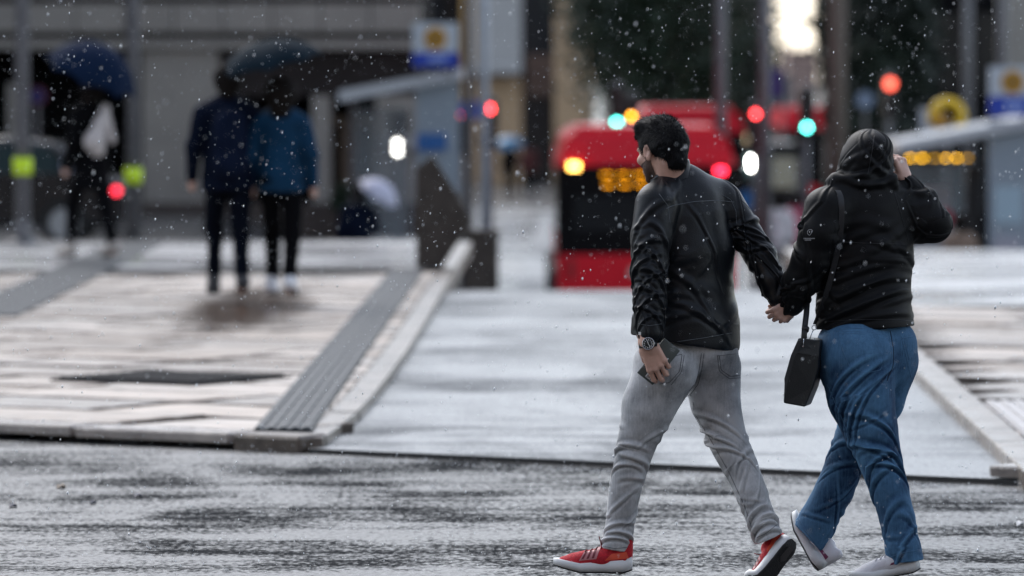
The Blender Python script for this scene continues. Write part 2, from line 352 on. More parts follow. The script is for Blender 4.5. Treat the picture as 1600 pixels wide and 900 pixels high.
t_ = M_slab.node_tree; oi_ = [n_ for n_ in t_.nodes if n_.type == 'OBJECT_INFO'][0]; old = t_.nodes['Principled BSDF'].inputs['Roughness'].links[0].from_socket
sm = t_.nodes.new('ShaderNodeMath'); sm.operation = 'MULTIPLY_ADD'; sm.inputs[1].default_value = 2.7; sm.inputs[2].default_value = .0; t_.links.new(oi_.outputs['Random'], sm.inputs[0])
fr = t_.nodes.new('ShaderNodeMath'); fr.operation = 'FRACT'; t_.links.new(sm.outputs[0], fr.inputs[0]); m2 = t_.nodes.new('ShaderNodeMath'); m2.operation = 'MULTIPLY_ADD'; m2.inputs[1].default_value = .34; t_.links.new(fr.outputs[0], m2.inputs[0]); t_.links.new(old, m2.inputs[2]); t_.links.new(m2.outputs[0], t_.nodes['Principled BSDF'].inputs['Roughness'])
# dirt gathered along the slab edges
b_ = t_.nodes['Principled BSDF']; oc = b_.inputs['Base Color'].links[0].from_socket; tg = t_.nodes.new('ShaderNodeTexCoord'); sx_ = t_.nodes.new('ShaderNodeSeparateXYZ'); t_.links.new(tg.outputs['Generated'], sx_.inputs[0]); es = []
ng = t_.nodes.new('ShaderNodeTexNoise'); ng.inputs['Scale'].default_value = 7; ng.inputs['Detail'].default_value = 4; gp_ = t_.nodes.new('ShaderNodeNewGeometry'); t_.links.new(gp_.outputs['Position'], ng.inputs['Vector'])
for ax_, lo_ in ((0, .90), (1, .86)):
    c1 = t_.nodes.new('ShaderNodeMath'); c1.operation = 'SUBTRACT'; c1.inputs[1].default_value = .5; t_.links.new(sx_.outputs[ax_], c1.inputs[0]); c2 = t_.nodes.new('ShaderNodeMath'); c2.operation = 'ABSOLUTE'; t_.links.new(c1.outputs[0], c2.inputs[0])
    c3 = t_.nodes.new('ShaderNodeMath'); c3.operation = 'MULTIPLY_ADD'; c3.inputs[1].default_value = .3; t_.links.new(ng.outputs[0], c3.inputs[0]); c4 = t_.nodes.new('ShaderNodeMath'); c4.operation = 'MULTIPLY_ADD'; c4.inputs[1].default_value = 2; t_.links.new(c2.outputs[0], c4.inputs[0]); c4.inputs[2].default_value = -.15; t_.links.new(c4.outputs[0], c3.inputs[2])
    c5 = t_.nodes.new('ShaderNodeMapRange'); c5.inputs[1].default_value = lo_; c5.inputs[2].default_value = 1.0; t_.links.new(c3.outputs[0], c5.inputs[0]); es.append(c5.outputs[0])
mxm = t_.nodes.new('ShaderNodeMath'); mxm.operation = 'MAXIMUM'; t_.links.new(es[0], mxm.inputs[0]); t_.links.new(es[1], mxm.inputs[1])
df_ = t_.nodes.new('ShaderNodeBsdfDiffuse'); df_.inputs['Color'].default_value = (.11, .093, .082, 1); ms_ = t_.nodes.new('ShaderNodeMixShader'); t_.links.new(mxm.outputs[0], ms_.inputs[0]); t_.links.new(b_.outputs[0], ms_.inputs[1]); t_.links.new(df_.outputs[0], ms_.inputs[2]); t_.links.new(ms_.outputs[0], t_.nodes['Material Output'].inputs['Surface'])
M_slabk = mat('pale_kerb', (.33, .29, .26), .32, var=.4, scale=6, bump=.4, bscale=50, rvar=.15, objvar=.15)
M_joint = mat('joint_sand', (.03, .025, .022), .7, var=.3)
M_tact = mat('grey_tactile', (.035, .043, .052), .62, spec=.35, var=.2, bump=.2, bscale=80, rvar=.1)
M_iron = mat('cast_iron', (.012, .013, .016), .75, var=.4, spec=.15)

# ground sheet to the horizon
xs = sorted(set([-1500, -600, -200, -80, -40, -20, -12, -8, -6] + [round(v, 2) for v in np.arange(-5, 0, .5)] + [0, 1, 2, 3, 4, 6, 8, 12, 20, 40, 80, 200, 600, 1500]))
ys = [-300, -50, 0, 10, 20, 26, 30, 36, 42, 46] + [float(v) for v in np.arange(48, 88, 2)] + [90, 100, 120, 150, 200, 300, 500, 900, 1800]
V = [(x, y, ground_z(x, y) - .06) for y in ys for x in xs]; nx = len(xs)
F = [(j * nx + i, j * nx + i + 1, (j + 1) * nx + i + 1, (j + 1) * nx + i) for j in range(len(ys) - 1) for i in range(nx - 1)]
tag(mesh_obj('ground', V, F, M_far, None, True), kind='structure')
# cross street in front
nb = 60; V = []; F = []
xr = np.linspace(-60, 60, 121)
for x in xr: V += [(x, -40, -.022), (x, edge_y(x) + .25 if abs(x) < 50 else edge_y(x), -.022)]
for i in range(len(xr) - 1): F.append((2 * i, 2 * i + 2, 2 * i + 3, 2 * i + 1))
tag(mesh_obj('road', V, F, M_road), kind='structure')
# side street: a concrete table that starts with a small step
V = []; F = []; yy = list(np.linspace(0, 1, 60)) ; prof = []
for k, t in enumerate(yy):
    for s in np.linspace(0, 1, 9):
        yk = 26 + 126 * t ** 1.6; xl, xr_ = kerb_l(yk) - .02, kerb_r(yk) + .02; x = xl + (xr_ - xl) * s
        y = max(yk, edge_y(x)); V.append((x, y, ground_z(x, y) + .004))
for k in range(len(yy) - 1):
    for s in range(8): F.append((k * 9 + s, k * 9 + s + 1, (k + 1) * 9 + s + 1, (k + 1) * 9 + s))
V = [tuple(v) for v in V]
tbl = tag(mesh_obj('side_street', V, F, M_table), kind='structure')
xa, xb = kerb_l(28) - .05, kerb_r(27) + .05
MB().prism([(xa, edge_y(xa) - .002, -.021), (xb, edge_y(xb) - .002, -.021), (xb, edge_y(xb) - .002, .0025), (xa, edge_y(xa) - .002, .0025)], (0, .10, 0)).build('step_edge', mat('step_edge', (.02, .02, .022), .5, var=.3), tbl)  # near-black face paints in the line of shade at the step
# irregular strip of wet dirt, also painting the dark line the step casts
V = []; F = []
for i, x in enumerate(np.linspace(xa, xb, 90)):
    g_ = .02 + .05 * abs(math.sin(i * .37) * math.sin(i * .11 + 1)); V += [(x, edge_y(x) - g_, -.0205), (x, edge_y(x) - .001, -.0205)]
for i in range(89): F.append((2 * i, 2 * i + 2, 2 * i + 3, 2 * i + 1))
mesh_obj('dirt_shade_line', V, F, mat('wet_dirt_shade', (.018, .017, .018), .6), tbl)

# left pavement: bed, kerb stones, slabs
PZ = .06
def bed(name, xf0, xf1, y0f, y1, z, drop, mt):
    V = []; F = []; xs_ = np.linspace(0, 1, 12); ys_ = np.linspace(0, 1, 14)
    for t in ys_:
        for s in xs_:
            y_ = 26 + (y1 - 26) * t; x0, x1 = xf0(y_), xf1(y_); x = x0 + (x1 - x0) * s; y = max(y_, y0f(x)); V.append((x, y, z))
    n = len(xs_)
    for j in range(len(ys_) - 1):
        for i in range(n - 1): F.append((j * n + i, j * n + i + 1, (j + 1) * n + i + 1, (j + 1) * n + i))
    o = mesh_obj(name, V, F, mt); md = o.modifiers.new('depth', 'SOLIDIFY'); md.thickness = drop; md.offset = -1
    return tag(o, kind='structure')
bed_l = bed('pavement', lambda y: -16.0, lambda y: kerb_l(y) - .14, lambda x: edge_y(x) + .30, 61, PZ - .034, 1.6, M_joint)
bed_r = bed('pavement', lambda y: kerb_r(y) + .16, lambda y: 14.0, lambda x: edge_y(x) + .30, 58, PZ - .034, 2.0, M_joint)
def stone_mesh(dx, dy, dz, bev, seed, wob=.004):
    bm = bmesh.new(); bmesh.ops.create_cube(bm, size=1); bmesh.ops.scale(bm, vec=(dx, dy, dz), verts=bm.verts); g = random.Random(seed)
    for v in bm.verts: v.co += Vector((g.uniform(-wob, wob), g.uniform(-wob, wob), g.uniform(-wob, wob) * .6))
    bmesh.ops.bevel(bm, geom=[e for e in bm.edges if all(v.co.z > 0 for v in e.verts)] + [e for e in bm.edges if abs(e.verts[0].co.z - e.verts[1].co.z) > dz * .7], offset=bev, segments=1, affect='EDGES')
    me = bpy.data.meshes.new('stone'); bm.to_mesh(me); bm.free(); return me
def put(me, name, mt, parent, loc, rz=0, rx=0, ry=0):
    if not me.materials: me.materials.append(mt)
    o = bpy.data.objects.new(name, me); col.objects.link(o); o.location = loc; o.rotation_euler = (rx, ry, rz)
    o.parent = parent; o.matrix_parent_inverse = parent_inv(parent); return o
ANG = math.atan(-.65)
kerb_m = [stone_mesh(.98, .26, .05, .010, s, .006) for s in range(4)]; kerb_b = stone_mesh(.42, .24, .13, .016, 9, .006)
x = kerb_l(28.6) - .05; cdir = math.cos(ANG)
for i in range(7):                                            # kerb facing the cross street
    if i == 0: xc = x - .21 * cdir; put(kerb_b, 'kerb_stone', mat('brown_corner_stone', (.10, .078, .062), .45, var=.5, scale=14, bump=.5, bscale=60), bed_l, (xc, edge_y(xc) + .15, PZ - .062), ANG)
    xc = x - .93 * cdir - i * 1.0 * cdir; put(kerb_m[i % 4], 'kerb_stone', M_slabk, bed_l, (xc, edge_y(xc) + .16, PZ - .024 + random.uniform(-.004, .004)), ANG + random.uniform(-.01, .01))
for i in range(6):
    xc = kerb_r(27) + .35 + i * 1.0 * cdir; put(kerb_m[i % 4], 'kerb_stone', M_kerb, bed_r, (xc, edge_y(xc) + .16, PZ - .024 + random.uniform(-.004, .004)), ANG)
kl = [stone_mesh(.15, .992, .14, .004, 20 + s, .0012) for s in range(4)]; kd = math.atan(.015)
for i in range(32):
    yc = 29.02 + i; put(kl[i % 4], 'kerb_stone', M_kerb, bed_l, ((kerb_l(yc - .5) + kerb_l(yc + .5)) / 2 - .075, yc, PZ - .066 - .006 * max(0, 2 - i)), -slope_l(yc))
kr = [stone_mesh(.18, .985, .16, .007, 30 + s, .003) for s in range(4)]
for i in range(32):
    yc = 26.4 + i; put(kr[i % 4], 'kerb_stone', M_kerb, bed_r, (kerb_r(yc) + .10, yc, PZ - .068), -kd)
sizes = [.62, .95, 1.25, 1.6]; sl_m = {w_: [stone_mesh(w_ - .045, .835, .07, .012, int(w_ * 100) + s, .004) for s in range(3)] for w_ in sizes}
g = random.Random(4)
# slab rows
def rows(parent, limit, t1, sgn, xlim, ylim, skip=None):
    """courses parallel to the cross street, laid from the limiting line outwards (their ends slip under the tactile tiles or the kerb)"""
    t = .0; n = 0; ca, sa = math.cos(ANG), math.sin(ANG); ox, oy = -1.0, edge_y(-1.0) + .335
    XY = lambda s_, t_: (ox + s_ * ca - t_ * sa, oy + s_ * sa + t_ * ca)
    while t < t1:
        s_ = 0
        for _ in range(4000):                                     # walk to the line
            x, y = XY(s_, t + .45)
            if abs(x - limit(y)) < .01: break
            s_ += (limit(y) - x) * .6
        s_ -= sgn * (.30 if sgn < 0 else -.12)
        while True:
            w_ = g.choice(sizes); cs = s_ + sgn * w_ / 2; x, y = XY(cs, t + .45)
            if (x - xlim(y)) * sgn > .8: break
            if y < ylim and not (skip and skip(x, y, w_)):
                put(g.choice(sl_m[w_]), 'paving_slab', M_slab, parent, (x, y, PZ - .035 + g.uniform(-.006, .003)), ANG + g.uniform(-.004, .004), g.uniform(-.006, .006), g.uniform(-.006, .006)); n += 1
            s_ += sgn * w_
        t += .90
    return n
TX = lambda y: -1.16 + .0091 * (y - 29.5)                                # tactile strip runs beside the kerb
n1 = rows(bed_l, lambda y: TX(y) - .13, 34, -1, lambda y: -.096 * y - .2, 51)
for i in range(25):                                           # narrow slabs between the strip and the kerb
    yc = 29.5 + i * .9; put(sl_m[.62][i % 3], 'paving_slab', M_slab, bed_l, ((kerb_l(yc) - .15 + TX(yc) + .15) / 2, yc, PZ - .0335), -kd).scale = (max(.03, (kerb_l(yc) - .16 - TX(yc) - .15) / .575), 1, 1)
n2 = rows(bed_r, lambda y: kerb_r(y) + .20, 22, 1, lambda y: .1 * y + .4, 44)
far = wet_asphalt('wet_stone_far', .36, .16, .42, (.35, .5, 1), .46, .2, 1.2, (1.03, 1, .98))
V = []; F = []
for i, y in enumerate(np.linspace(52.2, 60.9, 8)): V += [(-15.5, y, PZ + .003), (kerb_l(y) - .17, y, PZ + .003)]
for i in range(7): F.append((2 * i, 2 * i + 1, 2 * i + 3, 2 * i + 2))
mesh_obj('far_paving', V, F, far, bed_l)
V = []; F = []
for i, y in enumerate(np.linspace(44.2, 57.9, 8)): V += [(kerb_r(y) + .2, y, PZ + .003), (13.5, y, PZ + .003)]
for i in range(7): F.append((2 * i, 2 * i + 1, 2 * i + 3, 2 * i + 2))
mesh_obj('far_paving', V, F, far, bed_r)
# tactile tiles with raised ribs
def ribbed(w_, d, nr, along=True):
    mb = MB(); mb.box((0, 0, -.02), (w_ - .004, d - .006, .04))
    for k in range(nr):
        c = (k + .5) / nr * w_ - w_ / 2; mb.box((c, 0, .0035), (w_ / nr * .5, d * .98, .009), bev=.003)
    me = bpy.data.meshes.new('tactile'); me.from_pydata(mb.V, [], mb.F); return me
tm = ribbed(.30, .60, 5)
for i in range(38): yc = 29.2 + i * .6; put(tm, 'tactile_tile', M_tact, bed_l, (TX(yc), yc, PZ + .012), -math.atan(.0091))
tm2 = ribbed(.55, .60, 7)
for i in range(30): yc = 42.5 + i * .6; put(tm2, 'tactile_tile', M_tact, bed_l, (-3.95, yc, PZ + .012), 0)
tm3 = ribbed(.60, .60, 7); 
M_tact2 = mat('pale_tactile', (.40, .37, .36), .4, var=.2, bump=.2, bscale=80, rvar=.1)
tm4 = ribbed(.44, .60, 6); tm4.materials.append(M_tact2)
for i in range(9): yc = 26.2 + i * .6; put(tm4, 'tactile_tile', M_tact2, bed_r, (kerb_r(yc) + .42, yc, PZ + .012), -kd)
# drain grate
gr = MB(); gr.box((-2.02, 33.75, PZ - .008), (1.05, 1.0, .035), rz=ANG); grate = gr.build('drain_grate', M_iron, bed_l)
for k in range(8): q = (k - 3.5) * .118; MB().box((-2.02 - q * math.sin(ANG), 33.75 + q * math.cos(ANG), PZ + .016), (1.0, .06, .014), rz=ANG, bev=.003).build('grate_bar', M_iron, grate)
# puddle under the umbrella couple, a brown reflection painted into its colour
M_pud = mat('brown_reflection_puddle', (.13, .078, .052), .12, bump=.3, bscale=9); t = M_pud.node_tree; b = t.nodes['Principled BSDF']
tc = t.nodes.new('ShaderNodeTexCoord'); vl = t.nodes.new('ShaderNodeVectorMath'); vl.operation = 'LENGTH'; t.links.new(tc.outputs['Object'], vl.inputs[0])
nz = t.nodes.new('ShaderNodeTexNoise'); nz.inputs['Scale'].default_value = 3; t.links.new(tc.outputs['Object'], nz.inputs['Vector']); ma = t.nodes.new('ShaderNodeMath'); ma.operation = 'MULTIPLY_ADD'; ma.inputs[1].default_value = .7; t.links.new(nz.outputs[0], ma.inputs[0]); t.links.new(vl.outputs['Value'], ma.inputs[2])
mr = t.nodes.new('ShaderNodeMapRange'); mr.inputs[1].default_value = .75; mr.inputs[2].default_value = 1.3; mr.inputs[3].default_value = .75; mr.inputs[4].default_value = 0; t.links.new(ma.outputs[0], mr.inputs[0]); t.links.new(mr.outputs[0], b.inputs['Alpha'])
c0 = on(388, 480, PZ); n = 36; V = [(0, 0, 0)] + [(math.cos(2 * math.pi * k / n), math.sin(2 * math.pi * k / n), 0) for k in range(n)]
pd = tag(mesh_obj('puddle', V, [(0, k + 1, (k + 1) % n + 1) for k in range(n)], M_pud), kind='structure'); pd.location = (c0[0], c0[1], PZ + .014); pd.scale = (.60, 5.0, 1)
# grit and leaves lying on the wet asphalt
M_lf = mat('wet_leaf', (.10, .055, .02), .5); M_bl = mat('dark_scrap', (.012, .016, .05), .5)
for (px, py, m_, s_, nm, lb) in ((95, 763, M_lf, .022, 'fallen_leaf', 'brown leaf on the wet asphalt before the left kerb'), (215, 777, M_bl, .02, 'litter_scrap', 'dark blue scrap on the asphalt, largest of a few'), (20, 793, M_bl, .018, 'litter_scrap', 'dark scrap on the asphalt at the left picture edge'), (145, 788, M_bl, .014, 'litter_scrap', 'tiny dark scrap right of the brown leaf'), (1592, 822, mat('white_scrap', (.6, .6, .6), .6), .02, 'litter_scrap', 'white scrap on the asphalt by the right kerb')):
    c = on(px, py, -.022); mb = MB(); n = 9
    top = [c + np.array([s_ * (1 + .4 * math.sin(2.3 * k)) * math.cos(k * 6.283 / n), 2.2 * s_ * (1 + .3 * math.cos(3.1 * k)) * math.sin(k * 6.283 / n), .004 + .008 * (k % 3)]) for k in range(n)]
    mb.prism(top, (0, 0, -.004)); tag(mb.build(nm, m_), lb, 'leaf' if 'leaf' in nm else 'litter')
# ------------------------------------------------------------------ the walking couple
D0 = 21.4
def P(px, py, dy=0.0): return at(px, py, D0 + dy)
U = D0 / FPX                                   # one photo pixel in metres at the couple
def pts(*a): return [P(*q) for q in a]
M_skin = mat('skin', (.66, .40, .31), .48, var=.12, scale=30, bump=.15, bscale=260, spec=.4)
M_skin2 = mat('skin_pale', (.66, .42, .34), .48, var=.12, scale=30, bump=.15, bscale=260, spec=.4)
M_hair = mat('black_hair', (.004, .004, .005), .6, spec=.14)
M_beard = mat('beard', (.10, .062, .048), .85, var=.4, scale=200)
M_leather = mat('black_leather', (.006, .008, .011), .40, var=.35, scale=14, bump=.25, bscale=190, rvar=.1, spec=.30, bdist=.004)
M_softshell = mat('black_softshell', (.004, .0045, .0055), .6, var=.3, scale=12, bump=.2, bscale=220, rvar=.08, spec=.22, bdist=.004)
M_rib = mat('black_rib_knit', (.009, .01, .012), .75, bump=.4, bscale=120, stretch=(3, 3, .3))
M_seam = mat('jacket_seam_thread', (.12, .135, .15), .6)
M_jean_st = mat('grey_denim_stitch', (.12, .125, .135), .8)
M_jean_st2 = mat('blue_denim_stitch', (.07, .17, .30), .8)
M_jean_dk = mat('dark_denim_edge', (.008, .022, .05), .8)

def denim(name, dark, light, s=7.0, lo=.32, hi=.68, patch=()):
    m = bpy.data.materials.new(name); m.use_nodes = True; t = m.node_tree; b = t.nodes['Principled BSDF']; N = t.nodes.new; L = t.links.new
    tc = N('ShaderNodeTexCoord'); n1 = N('ShaderNodeTexNoise'); n1.inputs['Scale'].default_value = s; n1.inputs['Detail'].default_value = 5; n1.inputs['Roughness'].default_value = .6
    L(tc.outputs['Object'], n1.inputs['Vector'])
    n2 = N('ShaderNodeTexNoise'); n2.inputs['Scale'].default_value = 420; n2.inputs['Detail'].default_value = 2; L(tc.outputs['Object'], n2.inputs['Vector'])
    wv = N('ShaderNodeTexWave'); wv.inputs['Scale'].default_value = 330; wv.inputs['Distortion'].default_value = 3; wv.bands_direction = 'DIAGONAL'; L(tc.outputs['Object'], wv.inputs['Vector'])
    a = N('ShaderNodeMath'); a.operation = 'MULTIPLY_ADD'; a.inputs[1].default_value = .16; L(n2.outputs[0], a.inputs[0]); L(n1.outputs[0], a.inputs[2])
    mps = N('ShaderNodeMapping'); mps.inputs['Scale'].default_value = (150, 150, 7); L(tc.outputs['Object'], mps.inputs[0]); n4 = N('ShaderNodeTexNoise'); n4.inputs['Scale'].default_value = 1; n4.inputs['Detail'].default_value = 3; L(mps.outputs[0], n4.inputs['Vector'])
    a4 = N('ShaderNodeMath'); a4.operation = 'MULTIPLY_ADD'; a4.inputs[1].default_value = .22; L(n4.outputs[0], a4.inputs[0]); L(a.outputs[0], a4.inputs[2]); a5 = N('ShaderNodeMath'); a5.operation = 'SUBTRACT'; a5.inputs[1].default_value = .11; L(a4.outputs[0], a5.inputs[0]); a = a5
    mr = N('ShaderNodeMapRange'); mr.inputs[1].default_value = lo; mr.inputs[2].default_value = hi; L(a.outputs[0], mr.inputs[0])
    # wear where the cloth folds stand proud, shade painted dark in the creases
    g = N('ShaderNodeNewGeometry'); pr = N('ShaderNodeMapRange'); pr.inputs[1].default_value = .47; pr.inputs[2].default_value = .56; pr.inputs[3].default_value = -.45; pr.inputs[4].default_value = .5
    L(g.outputs['Pointiness'], pr.inputs[0]); ad = N('ShaderNodeMath'); ad.operation = 'ADD'; L(mr.outputs[0], ad.inputs[0]); L(pr.outputs[0], ad.inputs[1]); ad.use_clamp = True
    mx = N('ShaderNodeMix'); mx.data_type = 'RGBA'; mx.inputs[6].default_value = (*dark, 1); mx.inputs[7].default_value = (*light, 1); L(ad.outputs[0], mx.inputs[0])
    # rain spots soaked into the cloth
    vo = N('ShaderNodeTexVoronoi'); vo.inputs['Scale'].default_value = 55; vo.inputs['Randomness'].default_value = 1; L(tc.outputs['Object'], vo.inputs['Vector'])
    vm = N('ShaderNodeMapRange'); vm.inputs[1].default_value = .05; vm.inputs[2].default_value = .14; vm.inputs[3].default_value = .72; vm.inputs[4].default_value = 1.0; L(vo.outputs['Distance'], vm.inputs[0])
    sc_ = N('ShaderNodeVectorMath'); sc_.operation = 'SCALE'; L(mx.outputs[2], sc_.inputs[0]); L(vm.outputs[0], sc_.inputs['Scale']); L(sc_.outputs[0], b.inputs['Base Color'])
    bp = N('ShaderNodeBump'); bp.inputs['Strength'].default_value = .25; bp.inputs['Distance'].default_value = .002
    ax = N('ShaderNodeMath'); ax.operation = 'ADD'; L(wv.outputs[1], ax.inputs[0]); L(n2.outputs[0], ax.inputs[1]); L(ax.outputs[0], bp.inputs['Height']); L(bp.outputs[0], b.inputs['Normal'])
    b.inputs['Roughness'].default_value = .82; b.inputs['Specular IOR Level'].default_value = .25
    return m
M_grey_jean = denim('grey_denim', (.23, .24, .25), (.64, .65, .665))
M_blue_jean = denim('blue_denim', (.006, .028, .078), (.105, .25, .43), 5, .34, .78)

def solid(fd, name, mt, parent, smooth=2, post=None):
    V, Q = fd.mesh(smooth)
    if post: V, Q = subdivide(V, Q); V = relax(V, Q, .5); V, Q = post(V, Q)
    return mesh_obj(name, V, Q, mt, parent, True), V, Q
def box_of(P_, m): A = np.array(P_); return A.min(0) - m, A.max(0) + m

# ---------------- shoes: built flat in a local frame (u forward, v left, w up), then posed
def shoe(parent, heel, toe_dir, up, left, M, L=.29, bend=0, mirror=1):
    f = unit(toe_dir); u_ = np.array(up, float); u_ = unit(u_ - f * (u_ @ f)); l = np.cross(u_, f)
    T = np.stack([f, l, u_], 1); s = L / .29
    def tr(V):
        V = np.array(V, float).copy()
        if bend:                                   # toes bent up at the ball of the foot
            k_ = np.clip((V[:, 0] - .165) / .05, 0, 1) * R(bend); x_, z_ = V[:, 0] - .18, V[:, 2]; m_ = V[:, 0] > .165
            V[m_, 0] = (.18 + x_ * np.cos(k_) - z_ * np.sin(k_))[m_]; V[m_, 2] = (x_ * np.sin(k_) + z_ * np.cos(k_))[m_]
        return (V * s) @ T.T + np.array(heel)
    out = []
    def half(u):                                   # half width and centre line along the foot
        hw = np.interp(u, [-.012, .0, .03, .09, .14, .19, .225, .25, .27, .283], [.012, .026, .034, .033, .036, .046, .047, .040, .027, .006])
        return hw, mirror * np.interp(u, [0, .1, .19, .25, .29], [0, .003, 0, -.008, -.016])
    us = np.concatenate([np.linspace(-.012, .03, 7), np.linspace(.045, .24, 14), np.linspace(.25, .283, 7)])
    def sole(z0, z1, grow, name, mt, par):
        V = []; F = []; n = 10
        for u in us:
            hw, c = half(u); hw += grow; lift = np.interp(u, [-.02, .02, .18, .29], [.012, 0, 0, .03]); a = z0(u) + lift; b = z1(u) + lift * .9
            ring = [(-1, a), (-.6, a), (0, a), (.6, a), (1, a), (1.09, (a + b) / 2), (1, b), (.5, b), (-.5, b), (-1, b), (-1.09, (a + b) / 2)]
            V += [(u, c + hw * q[0], q[1]) for q in ring]
        n = 11
        for i in range(len(us) - 1):
            for k in range(n): F.append((i * n + k, (i + 1) * n + k, (i + 1) * n + (k + 1) % n, i * n + (k + 1) % n))
        F += [tuple(range(n)), tuple(range((len(us) - 1) * n, len(us) * n))[::-1]]
        return mesh_obj(name, tr(V), F, mt, par, name == 'midsole')
    fd = Field((-.03, -.06, .0), (.30, .06, .15), .0035)
    fd.ball((.02, 0, .05), (.030, .030, .045), .012); fd.cone((.025, 0, .045), (.10, .002, .045), .032, .031, .014)
    fd.cone((.10, .002, .045), (.20, 0, .030), .032, .034, .02, (0, 1, 0), 1.15); fd.cone((.19, 0, .028), (.245, -mirror * .008, .026), .036, .026, .016, (0, 1, 0), 1.2)
    fd.cone((.015, 0, .07), (.008, 0, .107), .027, .022, .012); fd.cone((.02, 0, .08), (.065, 0, .092), .030, .030, .014); fd.cone((.09, 0, .06), (.16, 0, .045), .028, .022, .02)
    fd.cut((0, 0, .024), (0, 0, -1))
    V, Q = fd.mesh(2); V = lump(V, Q, .0015, 30, seed=3); V[:, 2] += .009; W = tr(V); up_o = mesh_obj('shoe', W, Q, M['upper'], parent, True); bv = BVHTree.FromPolygons([tuple(v) for v in V], [tuple(q) for q in Q])
    z_t = lambda u: np.interp(u, [-.02, .05, .15, .25, .29], [.054, .048, .040, .034, .030])
    sole(lambda u: .006, z_t, .002, 'midsole', M['mid'], up_o); sole(lambda u: .0, lambda u: .0075, -.001, 'outsole', M['out'], up_o)
    if 'tread' in M:
        mb = MB(); mb.add(tr([(a, b, -.003) for (a, b) in ((.02, -.014), (.07, -.016), (.085, 0), (.07, .016), (.02, .014), (.008, 0))]), [tuple(range(6))]); mb.build('tread_window', M['tread'], up_o)
    def patch(quad, name, mt, sgn, nu=10, nv=8, off=.0012):
        q = np.array(quad, float); V = []; F = []
        for i in range(nu + 1):
            for j in range(nv + 1):
                a, b = i / nu, j / nv; p = (1 - a) * (1 - b) * q[0] + a * (1 - b) * q[1] + a * b * q[2] + (1 - a) * b * q[3] + np.array([0, .011])
                h = bv.ray_cast(Vector((p[0], sgn * .2, p[1])), Vector((0, -sgn, 0)))
                pt = h[0] + h[1] * off if h[0] is not None else bv.find_nearest(Vector((p[0], sgn * .03, p[1])))[0]
                V.append(pt)
        for i in range(nu):
            for j in range(nv): k = i * (nv + 1) + j; F.append((k, k + nv + 1, k + nv + 2, k + 1))
        return mesh_obj(name, tr(V), F, mt, up_o, True)
    for sgn in (1, -1):
        if 'cage' in M:
            patch([(.120, .043), (.185, .036), (.165, .072), (.105, .085)][::1], 'side_panel', M['cage'], sgn)
            for k in range(3): patch([(.128 + .020 * k, .047 - .002 * k), (.137 + .020 * k, .045 - .002 * k), (.128 + .017 * k, .076 - .0045 * k), (.119 + .017 * k, .079 - .0045 * k)], 'stripe', M['stripe'], sgn, 4, 6, .0022)
            patch([(.0, .046), (.088, .038), (.064, .062), (.008, .070)], 'heel_patch', M['heel'], sgn, 8, 5, .002)
        else:
            patch([(-.0, .050), (.11, .040), (.10, .049), (.004, .066)], 'heel_stripe', M['heel'], sgn, 10, 4, .002)
            patch([(.055, .062), (.064, .056), (.085, .076), (.080, .079)], 'side_mark', M['mark'], sgn, 4, 4, .002)
            patch([(.13, .040), (.19, .035), (.155, .060), (.12, .064)], 'overlay', M['over'], sgn, 8, 5, .0012)
    for k in range(4):                             # laces across the tongue
        u = .098 + k * .020; P_ = []
        for j in range(-5, 6):
            h = bv.ray_cast(Vector((u + .006 * abs(j) / 5, j * .0042, .2)), Vector((0, 0, -1))); P_.append(h[0] + Vector((0, 0, .002)) if h[0] else Vector((u, j * .004, .06)))
        MB().tube(tr(P_), .0026, 6).build('lace', M['lace'], up_o, True)
    MB().tube(tr([(.093, .004, .093), (.102, .006, .102), (.108, .010, .122), (.112, .012, .137)]), .0022, 6).build('lace', M['lace'], up_o, True)
    MB().tube(tr([(.094, -.004, .092), (.112, -.022, .094), (.118, -.034, .075), (.116, -.040, .06)]), .0022, 6).build('lace', M['lace'], up_o, True)
    MB().tube(tr([(-.004, 0, .105), (-.013, 0, .115), (-.009, 0, .128), (.004, 0, .118)]), .003, 6).build('pull_tab', M['upper'], up_o, True)
    return up_o
RED = dict(upper=mat('red_knit', (.56, .012, .026), .75, var=.35, scale=90, bump=.5, bscale=300), mid=mat('white_foam', (.75, .76, .77), .5, var=.05), out=mat('black_rubber', (.012, .011, .012), .55, bump=.4, bscale=150),
           tread=mat('tread_window', (.05, .045, .045), .35), cage=mat('pink_cage', (.52, .20, .21), .45), stripe=mat('dark_red_stripe', (.16, .012, .02), .5), heel=mat('coral_heel', (.80, .10, .05), .5), lace=mat('dark_red_lace', (.14, .006, .012), .8))
WHT = dict(upper=mat('white_leather', (.72, .71, .75), .5, var=.06, bump=.2, bscale=200), mid=mat('white_sole', (.68, .70, .71), .55, var=.06), out=mat('sole_black', (.02, .02, .022), .6), heel=mat('plum_stripe', (.17, .025, .085), .5),
           mark=mat('navy_mark', (.02, .02, .05), .5), over=mat('white_overlay', (.64, .62, .66), .35), lace=mat('white_lace', (.72, .72, .74), .8))

# ================= the man =================
man = empty('person', on(1060, 895)); tag(man, 'man in black leather jacket, grey jeans and red running shoes, walking with a phone', 'person')
